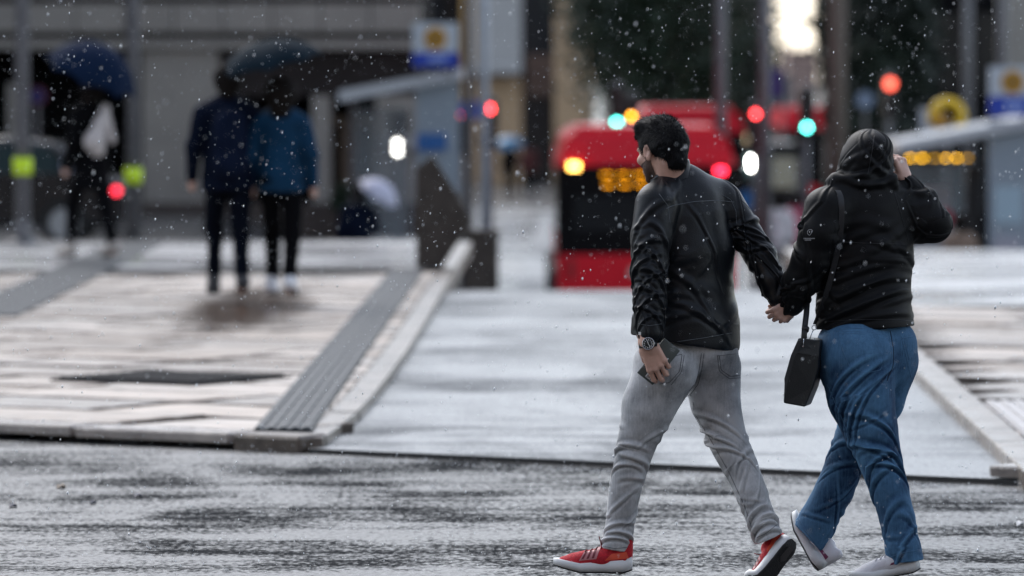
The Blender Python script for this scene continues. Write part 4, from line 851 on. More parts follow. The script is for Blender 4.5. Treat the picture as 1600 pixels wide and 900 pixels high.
fd4.cone(P(1352, 320), P(1352, 400), .09, .13, .03, fn, .7); fd4.cone(P(1352, 400), P(1352, 530), .13, .11, .03, fn, .7)
fd4.chain(NL[:-1], [r * .68 for r in NR], .02); fd4.chain(FL[:-2], [r * .68 for r in FR], .02); fd4.chain(LA2[:-1] + [wr4], [r * .65 for r in LR2], .02); fd4.chain(RA2 + RB2[1:-1] + [wr3], [r * .6 for r in (.09, .08, .07, .055, .04)], .02); fd4.cone(P(1352, 305), LA2[0], .05, .055, .03); fd4.cone(P(1352, 305), RA2[0], .05, .055, .03)
Vd, Qd = fd4.mesh(1); Vs = [Va, Vb, Vc, Vd]; Qs = [Qa, Qb, Qc, Qd]; o = 0; QQ = []
for v, q in zip(Vs, Qs): QQ.append(q + o); o += len(v)
mesh_obj('body', np.concatenate(Vs), np.concatenate(QQ), M_skin2, wom, True)
shoe(wom, P(1272, 889, .06), unit([-.40, .50, .74]), (.8, -.05, .38), None, WHT, .262, mirror=1)
shoe(wom, P(1435, 893, -.20), (-.97, .10, -.20), (-.2, 0, 1), None, WHT, .262, mirror=-1)

# ---------------- shoulder bag
bag = empty('handbag', P(1254, 636, -.16)); tag(bag, 'small black leather shoulder bag with rounded sides hanging at the hooded person\'s hip', 'handbag')
M_bag = mat('bag_leather', (.012, .013, .015), .42, var=.2, scale=20, bump=.3, bscale=220, bdist=.003); M_bag2 = mat('bag_gusset', (.03, .033, .037), .4, bump=.3, bscale=220, bdist=.003)
C4 = [P(1252, 527, -.19), P(1281, 533, -.15), P(1277, 575, -.14), P(1258, 637, -.16), P(1224, 629, -.20), P(1229, 580, -.20)]
dep = np.array([.03, .15, 0])
bm_ = MB(); F_ = [P(1248, 528, -.22), P(1281, 532, -.19), P(1279, 575, -.185), P(1270, 607, -.19), P(1258, 636, -.20), P(1224, 630, -.22), P(1226, 590, -.225), P(1236, 556, -.225)]
bag_body = bm_.prism(F_, dep).build('bag_body', M_bag, bag)
md = bag_body.modifiers.new('bevel', 'BEVEL'); md.width = .006; md.segments = 3
MB().prism([P(1248, 528.5, -.226), P(1254, 531, -.226), P(1241, 560, -.229), P(1233, 590, -.228), P(1227, 615, -.226), P(1225.5, 592, -.229), P(1236, 555, -.229)], (.0, .004, 0)).build('gusset', M_bag2, bag)
MB().prism([P(1244, 551, -.2245), P(1279, 557, -.1945), P(1281, 533, -.1945), P(1254, 531, -.2245)], (.0, .003, 0)).build('flap', M_bag2, bag)
MB().tube([P(1262, 462, -.05), P(1260, 490, -.11), P(1257, 515, -.16), P(1256, 533, -.19)], .011, 8).build('strap', M_bag, bag, True)
MB().tube([P(1259.5, 512, -.16), P(1258, 517, -.17)], .0135, 8).build('strap_loop', M_bag, bag, True)
sp_ = [(1309, 297), (1314, 306), (1316, 330), (1313, 370), (1307, 400), (1297, 440), (1285, 480), (1274, 507)]
V = []; F = []; pr = []
for a, b in zip(sp_[:-1], sp_[1:]):
    for i in range(6): pr.append((a[0] + (b[0] - a[0]) * i / 6, a[1] + (b[1] - a[1]) * i / 6))
pr.append(sp_[-1]); C3 = np.array([cast(bw2, x, y, .004) for (x, y) in pr])
for _ in range(8): C3[1:-1] = np.minimum((C3[:-2] + 2 * C3[1:-1] + C3[2:]) / 4, C3[1:-1] + 1)
C3[:, 1] -= .004
for i, c in enumerate(C3):
    hw = .0105
    for dx, dy_ in ((-hw, .002), (-hw, -.002), (hw, -.002), (hw, .002)): V.append(c + [dx, dy_, dx * -.1])
for i in range(len(C3) - 1):
    for j in range(4): F.append((i * 4 + j, (i + 1) * 4 + j, (i + 1) * 4 + (j + 1) % 4, i * 4 + (j + 1) % 4))
mesh_obj('strap', V, F, mat('strap_leather', (.022, .024, .027), .42), bag)
ring = [P(1272 + 3.5 * math.cos(a), 512 + 3.5 * math.sin(a), -.19) for a in np.linspace(0, 6.28, 17)]
MB().tube(ring, .0016, 6).build('ring', M_steel, bag, True); MB().tube([P(1271, 515, -.19), P(1268, 522, -.20), P(1265, 531, -.205)], .0018, 6).build('hook', M_steel, bag, True)
for x in (1255, 1272): MB().tube([P(x + 1, 529, -.222 + .03 * (x > 1260)), P(x, 541, -.228 + .03 * (x > 1260))], .0017, 6).build('buckle_pin', M_steel, bag, True); MB().disc(P(x, 541, -.229 + .03 * (x > 1260)), (0, 1, 0), .0035, .004, 10).build('stud', M_steel, bag)
# ------------------------------------------------------------------ background people (beyond the focus)
def walker(label, cx, feet_y, h, D, coat, trousers, shoes_m, hairm, stride=.18, facing=0.0, coat_len=.82, arm_up=None, arm_up_side=1, skirt=None, width=1.0, hood=False, zfoot=None, group=None, scarf=None, pack=None, bag_=None):
    """a person seen from behind; facing: 0 = straight away, in degrees towards the left"""
    b = at(cx, feet_y, D) if zfoot is None else np.array([at(cx, feet_y, D)[0], D, zfoot]); e = empty('person', b); tag(e, label, 'person', group)
    a = R(facing); fw = np.array([-math.sin(a), math.cos(a), 0]); lf = np.array([-math.cos(a), -math.sin(a), 0]); s = h / 1.75
    def X(l, f, z): return b + s * (lf * l * width + fw * f) + np.array([0, 0, z * s])
    hipz, shz = .93, 1.43
    ft = [X(.09, stride, .0), X(-.09, -stride, .0)]
    lo = b - np.array([.6, .6, .02]); hi = b + np.array([.6, .6, 1.9 * s])
    f1 = Field(lo, hi, .016 * s)
    for i, sg in enumerate((1, -1)):
        st = stride * (1 if i == 0 else -1); f1.chain([X(sg * .085, 0, hipz - .03), X(sg * .085, st * .65 + .03, .50), X(sg * .085, st - .02, .09)], [.098 * s, .068 * s, .05 * s], .03)
    f1.ball(X(0, -.01, hipz), (.17 * s * width, .135 * s, .14 * s), .05); f1.cut(X(0, 0, .115), (0, 0, -1)); V, Q = f1.mesh(1); V = lump(V, Q, .01, 9, seed=len(label)); mesh_obj('trousers', V, Q, trousers, e, True)
    f2 = Field(lo, hi, .016 * s); f2.cone(X(0, 0, 1.36), X(0, 0, 1.12), .165 * s * width, .165 * s * width, .04, fw, .72); f2.cone(X(0, 0, 1.12), X(0, 0, coat_len + .05), .165 * s * width, .19 * s * width, .04, fw, .8)
    f2.cone(X(0, 0, 1.47), X(.15, 0, 1.40), .065 * s, .075 * s, .05); f2.cone(X(0, 0, 1.47), X(-.15, 0, 1.40), .065 * s, .075 * s, .05)
    hands = []
    for sg in (1, -1):
        if arm_up is not None and sg == arm_up_side:
            el = X(sg * .25, .05, 1.16); wr_ = X(*arm_up); 
        else: el = X(sg * .24, -.04, 1.14); wr_ = X(sg * .24, .06, .90)
        f2.chain([X(sg * .18, 0, 1.38), el, wr_], [.07 * s, .058 * s, .045 * s], .03); hands.append((wr_, unit(wr_ - el)))
    if skirt: f2.cone(X(0, 0, .9), X(0, 0, skirt), .18 * s, .19 * s, .03, fw, .8)
    if hood: f2.ball(X(0, -.01, 1.62), (.125 * s, .135 * s, .155 * s), .04)
    f2.cut(X(0, 0, coat_len), (0, 0, -1), (lo, (hi[0], hi[1], X(0, 0, coat_len + .04)[2]))); V, Q = f2.mesh(1); V = lump(V, Q, .012, 8, seed=3 + len(label)); mesh_obj('coat', V, Q, coat, e, True)
    f3 = Field(lo, hi, .014 * s); f3.ball(X(0, .01, 1.63), (.078 * s, .095 * s, .115 * s), .01); f3.cone(X(0, 0, 1.44), X(0, .0, 1.58), .055 * s, .05 * s, .02); f3.ball(X(0, .10, 1.61), (.015, .02, .02), .02)
    for (wr_, d_) in hands: f3.cone(wr_ - d_ * .03, wr_ + d_ * .09, .035 * s, .03 * s, .01)
    f3.cone(X(0, 0, 1.4), X(0, 0, .95), .11 * s, .11 * s, .03)
    for i, sg in enumerate((1, -1)): st = stride * (1 if i == 0 else -1); f3.chain([X(sg * .085, 0, hipz - .03), X(sg * .085, st * .65 + .03, .50), X(sg * .085, st - .02, .06)], [.06 * s, .05 * s, .04 * s], .02)
    V, Q = f3.mesh(1); mesh_obj('body', V, Q, M_skin2, e, True)
    f4 = Field(lo, hi, .014 * s); hk = hairm[2]; f4.ball(X(0, -.015, 1.655 - .03 * (hk - 1)), (.093 * s * hk, .105 * s * hk, .112 * s * min(hk, 1.2)), .01); f4.cone(X(0, -.05, 1.60), X(0, -.07, 1.50 if hairm[1] else 1.56), .075 * s * hk, .06 * s * hk, .03); f4.ball(X(0, .14, 1.58), (.09, .09, .10), 0, None, True)
    V, Q = f4.mesh(1); V = lump(V, Q, .008, 30, seed=8); mesh_obj('hair', V, Q, hairm[0], e, True)
    for i, sg in enumerate((1, -1)):
        st = stride * (1 if i == 0 else -1); up = .0 if i == 0 else .05; f5 = Field(X(sg * .09, st, 0) - .2, X(sg * .09, st, 0) + .2, .009); f5.cone(X(sg * .09, st - .05, .05 + up), X(sg * .09, st + .16, .035), .052 * s, .044 * s, .02); f5.cone(X(sg * .09, st - .04, .06 + up), X(sg * .09, st - .04, .115), .05 * s, .052 * s, .02)
        f5.cut(X(0, 0, .025), (0, 0, -1)); V, Q = f5.mesh(1); sh_ = mesh_obj('shoe', V, Q, shoes_m, e, True)
        mb = MB(); mb.prism([X(sg * .09 + .043 * math.cos(t), st + .05 + .14 * math.sin(t), .0 + up * (math.sin(t) < .2)) for t in np.linspace(0, 6.283, 17)[:-1]], (0, 0, .03 * s)); mb.build('sole', mat('dark_sole', (.02, .02, .02), .6), sh_)
    if pack is not None:
        f6 = Field(lo, hi, .014); f6.cone(X(0, -.20, 1.30), X(0, -.20, 1.02), .13 * s, .14 * s, .03, fw, .6); V, Q = f6.mesh(1); mesh_obj('backpack', V, Q, pack, e, True)
    if scarf is not None:
        f6 = Field(lo, hi, .013); f6.chain([X(-.08, -.14, 1.46), X(.02, -.19, 1.30), X(.10, -.20, 1.13), X(.06, -.20, 1.05)], [.04, .06, .095, .07], .03); f6.chain([X(-.08, -.15, 1.42), X(-.12, -.18, 1.15)], [.03, .045], .03); V, Q = f6.mesh(1); mesh_obj('scarf', V, Q, scarf, e, True)
    return e, X
def umbrella(label, apex, tilt, rad, depth, mt, hold, M_dark, group=None):
    """apex: top of the canopy; tilt: unit axis pointing up along the shaft; hold: where the handle ends"""
    e = empty('umbrella', hold); tag(e, label, 'umbrella', group); ax = unit(tilt); u = unit(np.cross(ax, [0, 1, .01])); v = np.cross(ax, u); V = []; F = []; n = 8; nr = 7; ns = 6
    for i in range(nr + 1):
        t = i / nr
        for k in range(n * ns):
            a = 2 * math.pi * k / (n * ns); fr = (k % ns) / ns; sag = 1 - .10 * t * math.sin(math.pi * fr); r = rad * math.sin(t * 1.25) / math.sin(1.25) * sag; d_ = depth * (1 - math.cos(t * 1.25)) / (1 - math.cos(1.25)) * (1 - .12 * t * math.sin(math.pi * fr))
            V.append(apex + u * r * math.cos(a) + v * r * math.sin(a) - ax * d_)
    m = n * ns
    for i in range(nr):
        for k in range(m): F.append((i * m + k, i * m + (k + 1) % m, (i + 1) * m + (k + 1) % m, (i + 1) * m + k))
    c = mesh_obj('canopy', V, F, mt, e, False); md = c.modifiers.new('thickness', 'SOLIDIFY'); md.thickness = .003
    sh_ = MB(); sh_.tube([apex + ax * .05, hold], .006, 8); sh_.build('shaft', M_dark, e)
    for k in range(n):
        a = 2 * math.pi * k / n; P_ = [apex - ax * .008]
        for t in (.4, .7, 1.0): P_.append(apex + (u * math.cos(a) + v * math.sin(a)) * rad * math.sin(t * 1.25) / math.sin(1.25) - ax * (depth * (1 - math.cos(t * 1.25)) / (1 - math.cos(1.25)) + .006))
        MB().tube(P_, .003, 5).build('rib', M_dark, e)
    h_ = MB(); h_.tube([hold + ax * .05, hold - ax * .05, hold - ax * .08 + u * .02], .014, 8); h_.build('handle', M_dark, e)
    return e
M_navy = mat('navy_coat', (.003, .006, .017), .85, var=.3, spec=.08); M_teal = mat('blue_jacket', (.006, .036, .082), .8, var=.4, scale=5, spec=.12); M_blk = mat('black_cloth', (.004, .004, .005), .9, var=.3, spec=.06); M_indigo = mat('dark_jeans', (.0035, .005, .010), .9, var=.3, spec=.05)
M_wsh = mat('white_trainers', (.85, .86, .9), .5); M_bsh = mat('dark_trainers', (.03, .03, .035), .5); M_umb = mat('slate_umbrella', (.006, .015, .024), .85, var=.2, spec=.08); M_umb2 = mat('navy_umbrella', (.005, .014, .040), .85, var=.2, spec=.08); M_dkm = mat('dark_metal', (.02, .02, .022), .4, .6)
M_pale = mat('pale_cloth', (.52, .47, .45), .8, var=.1); hs = (mat('dark_brown_hair', (.01, .008, .007), .8, spec=.08), False, 1.15); hlg = (hs[0], True, 1.5)
DC = 44.8
e1, X1 = walker('person in dark navy coat holding up a slate umbrella beside a blue jacket', 356, 461, 1.80, DC, M_navy, M_indigo, M_bsh, hs, .15, 8, .80, (-.10, .10, 1.34), -1, width=1.1, pack=mat('navy_backpack', (.006, .010, .026), .9, var=.3, spec=.06))
e2, X2 = walker('person in blue jacket and black trousers walking under the slate umbrella', 440, 461, 1.70, DC, M_teal, M_blk, M_wsh, hlg, .12, -6, .84, skirt=None, width=1.05)
umbrella('slate blue umbrella held over two people walking side by side', at(414, 64, DC), (-.22, -.10, 1), .42, .20, M_umb, X1(-.10, .10, 1.36), M_dkm)
e3, X3 = walker('person in black with a pale scarf walking under a tilted navy umbrella', 142, 402, 1.72, 54.5, M_blk, M_blk, mat('cream_trainers', (.45, .40, .36), .5), hs, .24, 40, .66, (-.05, .22, 1.30), -1, scarf=M_pale)
umbrella('navy umbrella tilted forward by a person dressed in black', at(163, 70, 54.5), (.40, -.15, .9), .47, .36, M_umb2, X3(-.05, .22, 1.32), M_dkm)
# far walkers, lower down the slope
gz = lambda px, D: ground_z(at(px, 300, D)[0], D) - .06
far_people = [(560, 74, 'far walker in dark blue coat left of the brown stone wedge', M_navy, M_indigo, 1.75), (797, 168, 'far walker in dark coat under a bright blue umbrella', M_blk, M_blk, 1.72), (826, 172, 'far walker in maroon coat beside the blue umbrella', mat('maroon_coat', (.10, .02, .02), .7), M_blk, 1.7),
              (1218, 96, 'far walker in white top right of the red bus', mat('white_top', (.62, .60, .62), .7), M_indigo, 1.75), (1244, 99, 'far walker in pink coat beside the one in white', mat('pink_coat', (.45, .07, .13), .7), M_indigo, 1.7), (1500, 80, 'far walker in brown coat waiting inside the right bus shelter', mat('brown_coat', (.22, .15, .11), .7), mat('tan_trousers', (.25, .19, .15), .8), 1.75)]
Xf = []
for (px, D, lb, c_, t_, h) in far_people:
    ee, XX = walker(lb, px, 300, h, D, c_, t_, M_bsh, hs, .14, 10, .80, (-.12, .15, 1.30) if px in (560, 797) else None, -1, zfoot=gz(px, D)); Xf.append(XX)
umbrella('pale lilac umbrella carried low by a far walker in dark blue', at(603, 286, 74), (.55, -.2, .8), .30, .20, mat('lilac_umbrella', (.5, .5, .62), .6), at(590, 330, 74), M_dkm)
umbrella('bright blue umbrella in the distance left of the red bus', at(792, 214, 168), (-.1, -.2, 1), .52, .28, mat('azure_umbrella', (.02, .17, .34), .4), Xf[1](-.12, .15, 1.32), M_dkm)

# ------------------------------------------------------------------ poles, signals, signs
M_pole = mat('galvanised_pole', (.14, .14, .15), .45, .3, var=.2, rvar=.1); M_polel = mat('pale_pole', (.38, .41, .46), .4, .2, var=.1); M_band = mat('fluorescent_band', (.62, .85, .02), .5); M_hous = mat('signal_housing', (.012, .012, .013), .5); M_brownpole = mat('brown_pole', (.13, .105, .085), .7, var=.3, bump=.4)
def pole(label, px, D, wpx, top=8.0, m_=M_pole, band=None, name='lamp_post', group='posts along the street', arm=0):
    c = at(px, 108, D); z0 = max(ground_z(c[0], D) - .06, -9) if not (D < 61 and c[0] < kerb_l(D)) else PZ; r = wpx / 2 / ppm(D); e = empty(name, (c[0], D, z0)); tag(e, label, 'post', group)
    MB().tube([(c[0], D, z0), (c[0], D, z0 + top * .5), (c[0], D, z0 + top)], [r, r * .92, r * .7], 16).build('shaft', m_, e, True); MB().lathe((c[0], D, z0), [(r * 1.9, 0), (r * 1.9, .03), (r * 1.25, .06), (r * 1.15, .25)], 16).build('base', m_, e)
    if arm: MB().tube([(c[0], D, z0 + top), (c[0] + arm * .5, D, z0 + top + .35), (c[0] + arm, D, z0 + top + .4)], .04, 8).build('arm', m_, e, True); MB().box((c[0] + arm, D, z0 + top + .36), (.5, .2, .1), bev=.03).build('lamp_head', M_pole, e)
    if band: zb = at(px, band, D)[2]; MB().tube([(c[0], D, zb - .09), (c[0], D, zb + .09)], r * 1.25, 16).build('reflective_band', M_band, e, True)
    return e
pole('grey post with a yellow band at the left picture edge', 35, 60, 24, band=260, arm=1.2)
pole('grey post with a yellow band left of the umbrella pair', 208, 62.5, 22, band=275, arm=1.2)
pole('pale post between the left shelter and the red signal', 757, 80, 15, m_=M_polel)
pole('dark grey post just left of the red signal', 733, 78, 14)
pole('grey post in front of the dark trees, left of two', 1126, 88, 20, arm=-1.5); pole('grey post in front of the dark trees, right of two', 1195, 86, 20, arm=1.5)
pole('broad brown post right of the sky gap', 1308, 92, 32, m_=M_brownpole, top=9)
pole('grey post above the right shelter', 1566, 96, 20); pole('thin grey post in front of the dark right facade', 1512, 112, 17)
RDL = lamp_mat('red_lens', (1, .045, .05), 9); GRL = lamp_mat('green_lens', (.10, .95, .78), 9); AML = lamp_mat('amber_lens', (1, .36, .02), 9); WHL = lamp_mat('white_lamp', (1, .98, .93), 26); TAN = lamp_mat('tan_lamp', (.55, .42, .26), 1.6); LIL = lamp_mat('lilac_lamp', (.62, .62, .95), 2.2)
M_lens_off = mat('dark_lens', (.03, .02, .02), .2)
def signal(label, px, py, D, lit, rl=.05, three=True, lensm=None, post=True):
    """traffic signal whose lit lens appears at the pixel; lit = index from the top"""
    c = at(px, py, D); z0 = ground_z(c[0], D) - .06; e = empty('traffic_signal', (c[0], D + .12, z0)); tag(e, label, 'traffic light')
    n = 3 if three else 2; zc = c[2] + (lit - (n - 1) / 2) * .24; MB().box((c[0], D + .12, zc), (.26, .2, .24 * n + .06), bev=.03).build('housing', M_hous, e)
    for k in range(n):
        z = c[2] + (lit - k) * .24; on_ = k == lit; l_ = MB().lathe((c[0], D + .012, z), [(rl if on_ else .09, 0), (rl * .9 if on_ else .085, .012), (rl * .4, .02)], 20, Matrix.Rotation(R(90), 3, 'X')); l_.build('lens', lensm if on_ else M_lens_off, e)
        V = []; F = []
        for q in range(11):
            a = math.pi * q / 10; V += [(c[0] + .105 * math.cos(a), D + .01, z + .105 * math.sin(a)), (c[0] + .105 * math.cos(a), D - .12, z + .10 * math.sin(a))]
        for q in range(10): F.append((2 * q, 2 * q + 1, 2 * q + 3, 2 * q + 2))
        mesh_obj('visor', V, F, M_hous, e).modifiers.new('thickness', 'SOLIDIFY').thickness = .004
    MB().tube([(c[0], D + .2, z0), (c[0], D + .2, zc + .45)], .05, 10).build('post', M_pole, e, True)
    return e
signal('red traffic signal left of the bus', 765, 170, 86, 0, .055, lensm=RDL); signal('dim red signal beside the left shelter sign', 720, 179, 92, 0, .03, lensm=lamp_mat('dim_red', (.85, .08, .08), 3))
signal('green signal above the bus roof beside an orange lamp', 964, 192, 94, 2, .06, lensm=GRL); signal('orange signal lamp just left of the man\'s head', 987, 182, 99, 1, .045, lensm=AML)
signal('red signal above the bus roof on the right', 1181, 178, 92, 0, .05, lensm=RDL); signal('bright green signal between the grey and brown posts', 1261, 199, 90, 2, .055, lensm=GRL); signal('large orange red signal in front of the dark right facade', 1391, 131, 106, 0, .10, lensm=lamp_mat('orange_red_lens', (1, .12, .07), 2.6))
c = at(762, 220, 86); mb = empty('request_box', (c[0], 86.1, ground_z(c[0], 86) - .06)); tag(mb, 'small lit amber crossing box below the red signal', 'crossing box'); MB().box((c[0], 86.1, c[2]), (.30, .16, .22), bev=.02).build('housing', M_hous, mb); MB().box((c[0], 86.01, c[2]), (.15, .02, .07)).build('display', lamp_mat('amber_display', (1, .38, .10), 3), mb); MB().tube([(c[0] + .02, 86.16, ground_z(c[0], 86) - .06), (c[0] + .02, 86.16, c[2])], .05, 10).build('post', M_pole, mb)
def round_sign(label, px, py, D, r, face, ring_m, inner=None):
    c = at(px, py, D); z0 = ground_z(c[0], D) - .06; e = empty('road_sign', (c[0], D, z0)); tag(e, label, 'sign'); MB().tube([(c[0], D + .05, z0), (c[0], D + .05, c[2] + r)], .03, 10).build('post', M_pole, e); MB().disc(c, (0, 1, 0), r, .03, 28).build('plate', ring_m, e)
    if face: MB().disc(c - np.array([0, .019, 0]), (0, 1, 0), r * inner, .006, 28).build('face', face, e)
    return e
M_blue = mat('sign_blue', (.01, .05, .42), .4); M_blue2 = mat('panel_blue', (.015, .11, .34), .4); M_yel = mat('sign_yellow', (.85, .55, .01), .4); M_och = mat('sign_ochre', (.50, .25, .015), .4); M_white = mat('sign_white', (.50, .55, .60), .5); M_dk = mat('sign_dark', (.10, .06, .02), .5)
round_sign('round blue sign beside the red signal', 735, 172, 88, .17, None, M_blue, 1); round_sign('round azure sign right of the bus', 1168, 313, 93, .16, None, mat('azure', (.01, .16, .45), .4), 1)
round_sign('round blue sign with red rim behind the person in black', 58, 150, 84, .14, mat('deep_blue', (.012, .012, .10), .5), mat('sign_red', (.12, .01, .02), .5), .8); round_sign('pale blue round sign left of the orange red signal', 1352, 156, 110, .17, None, mat('pale_blue', (.20, .26, .36), .5), 1)
c = at(1480, 182, 90); e = empty('hoop_sign', (c[0], 90, ground_z(c[0], 90))); tag(e, 'big yellow ring sign standing above the right shelter roof', 'sign')
ring = [c + .23 * np.array([math.cos(a), 0, math.sin(a)]) for a in np.linspace(-.9, math.pi + .5, 25)]; MB().tube(ring, .075, 10).build('ring', M_yel, e, True); MB().disc(c + np.array([-.12, -.06, -.05]), (0, 1, 0), .12, .05, 20).build('face', M_och, e); MB().tube([(c[0], 90.1, ground_z(c[0], 90)), (c[0], 90.1, c[2])], .05, 10).build('post', M_pole, e)
MB().box(tuple(c + np.array([-.25, .05, -.05])), (.34, .04, .36)).build('plate', M_white, e)

# ------------------------------------------------------------------ bus shelters
M_roof = mat('shelter_roof', (.52, .54, .56), .35, var=.08); M_panel = mat('shelter_panel', (.27, .32, .37), .35, var=.08); M_glass = mat('shelter_glass', (.35, .42, .46), .12, alpha=.35); M_brown = mat('dark_brown_stone', (.065, .054, .047), .8, spec=.1, var=.3, bump=.2)
def shelter(label, D, x0, x1, ytop_l, ytop_r, panel, ybot, sign, side):
    zl, zr = at(x0, ytop_l, D)[2], at(x1, ytop_r, D)[2]; X0, X1 = at(x0, 200, D)[0], at(x1, 200, D)[0]; p0, p1 = at(panel[0], 200, D)[0], at(panel[1], 200, D)[0]; z0 = ground_z((X0 + X1) / 2, D) - .06
    e = empty('bus_shelter', ((X0 + X1) / 2, D, z0)); tag(e, label, 'bus shelter')
    MB().prism([(X0, D - .3, zl - .16), (X1, D - .3, zr - .10), (X1, D - .3, zr + .05), (X0, D - .3, zl)], (0, 3.2, 0)).build('roof', M_roof, e)
    MB().box(((p0 + p1) / 2, D, (zr - .1 + z0) / 2), (p1 - p0, .10, zr - .1 - z0)).build('end_panel', M_panel, e)
    for xx in (X0 + .12, X1 - .1): MB().box((xx, D + 2.6, (min(zl, zr) - .14 + z0) / 2), (.08, .08, min(zl, zr) - .14 - z0)).build('corner_post', M_pole, e)
    if side > 0:
        for (a, b) in ((X0 + .2, (X0 + p0) / 2), ((X0 + p0) / 2 + .03, p0 - .03)): MB().box(((a + b) / 2, D + 2.7, (zl + z0) / 2 - .05), (b - a, .02, zl - z0 - .5)).build('glass_pane', M_glass, e)
    else: MB().box(((X0 + p0) / 2, D + 2.8, (zl + z0) / 2), (p0 - X0 - .3, .02, zl - z0 - .5)).build('glass_pane', M_glass, e)
    MB().box(((X0 + p0) / 2, D + 2.4, z0 + .45), (abs(p0 - X0) - .4, .35, .05), bev=.01).build('bench', mat('bench_wood', (.16, .10, .06), .6), e)
    # stop sign on top: pale board with ochre disc over a blue strip
    sx, sy0, sy1, sy2, wd = sign; cc = at(sx, sy0, D); zt, zm, zb = at(sx, sy0, D)[2], at(sx, sy1, D)[2], at(sx, sy2, D)[2]; W_ = wd / ppm(D); t = MB().box((cc[0], D - .45, (zt + zm) / 2), (W_, .08, zt - zm)); bd = t.build('stop_board', M_white, e)
    MB().disc((cc[0], D - .50, (zt + zm) / 2 - .01), (0, 1, 0), W_ * .25, .03, 24).build('disc', M_och, bd); MB().disc((cc[0], D - .52, (zt + zm) / 2 - .01), (0, 1, 0), W_ * .10, .02, 16).build('emblem', M_dk, bd)
    bl = MB().box((cc[0], D - .45, (zm + zb) / 2 - .003), (W_, .09, zm - zb)).build('name_strip', M_blue, e); MB().box((cc[0] + .03, D - .50, (zm + zb) / 2), (W_ * .4, .012, (zm - zb) * .4)).build('lettering', mat('pale_lettering', (.25, .35, .70), .5), bl)
    for q in (-1, 1): MB().tube([(cc[0] + q * W_ * .3, D - .3, zr - .05), (cc[0] + q * W_ * .3, D - .45, zb)], .03, 8).build('bracket', M_pole, e)
    return e, D, z0
sl, Dl, zl0 = shelter('left bus shelter with white sloping roof, stop board and small blue plate', 82, 530, 722, 142, 112, (650, 718), 410, (681, 36, 82, 104, 70), -1)
c = at(675, 222, Dl); MB().box((c[0], Dl - .09, c[2]), (.42, .06, .24)).build('blue_plate', M_blue2, sl)
srt, Dr, zr0 = shelter('right bus shelter with grey roof and amber lamp row at the picture edge', 86, 1402, 1660, 222, 178, (1545, 1660), 450, (1578, 104, 150, 180, 72), 1)
for k, (px, w_) in enumerate(((1422, 20), (1441, 24), (1461, 20), (1478, 16), (1495, 18), (1512, 18))): c = at(px, 247, Dr + .3); MB().box((c[0], Dr + .3, c[2]), (w_ / ppm(Dr) * .35, .05, .03)).build('lamp', lamp_mat('shelter_amber', (1, .50, .01), 5 if k not in (2, 5) else 1.5), srt)
c = at(1475, 254, Dr + .34); MB().box((c[0], Dr + .36, c[2]), (1.35, .06, .05)).build('lamp_rail', M_hous, srt)
c = at(1575, 320, Dr); MB().box((c[0], Dr - .06, c[2]), (.42, .02, .55)).build('timetable', mat('pale_poster', (.36, .48, .56), .4), srt); MB().box((c[0], Dr - .06, c[2] - .75), (.42, .02, .55)).build('timetable', mat('lilac_poster', (.36, .36, .42), .4), srt)
c = at(1460, 350, Dr + 2.6); MB().box((c[0], Dr + 2.62, c[2]), (.55, .03, 1.2)).build('poster', mat('pale_poster_back', (.34, .36, .39), .4), srt); MB().disc((c[0] + .15, Dr + 2.6, c[2] + .1), (0, 1, 0), .14, .01, 20).build('poster_print', mat('poster_red', (.45, .02, .06), .4), srt)
MB().box((at(1437, 300, Dr)[0], Dr + .2, zr0 + .45), (.55, .5, .9), bev=.03).build('litter_box', M_hous, srt)
MB().box((at(1528, 300, Dr)[0], Dr + 1.0, (at(1528, 262, Dr)[2] + zr0) / 2), (.22, .4, at(1528, 262, Dr)[2] - zr0)).build('side_column', M_hous, srt)
# brown stone wedge and block at the pavement end
q = [at(650, 418, 53.0), at(737, 345, 53.0), at(672, 243, 53.0), at(652, 262, 53.0)]; wz = empty('stone_wedge', (q[0][0], 53, PZ)); tag(wz, 'dark brown wedge shaped stone block in front of the left shelter', 'stone block')
zb = PZ; A_ = [np.array([at(650, 300, 52.6)[0], 52.6, zb]), np.array([at(690, 300, 52.6)[0], 52.6, zb]), np.array([at(737, 340, 52.6)[0], 52.6, at(737, 345, 52.6)[2]]), np.array([at(712, 300, 52.6)[0], 52.6, at(712, 300, 52.6)[2]]), np.array([at(676, 243, 52.6)[0], 52.6, at(676, 243, 52.6)[2]]), np.array([at(651, 260, 52.6)[0], 52.6, at(651, 260, 52.6)[2]])]
wm = MB().prism(A_, (0, .35, 0)).build('block', M_brown, wz); wm.modifiers.new('bevel', 'BEVEL').width = .02
c = at(752, 400, 66); zt = at(752, 366, 66)[2]; z0 = ground_z(c[0], 66) - .1; bn = empty('planter_box', (c[0], 66, z0)); tag(bn, 'low dark box standing by the road left of the bus', 'planter'); MB().box((c[0], 66.3, (zt + z0) / 2), (.40, .5, zt - z0), bev=.03).build('box', M_brown, bn); MB().box((c[0], 66.3, zt + .02), (.44, .54, .05), bev=.01).build('rim', M_brown, bn)

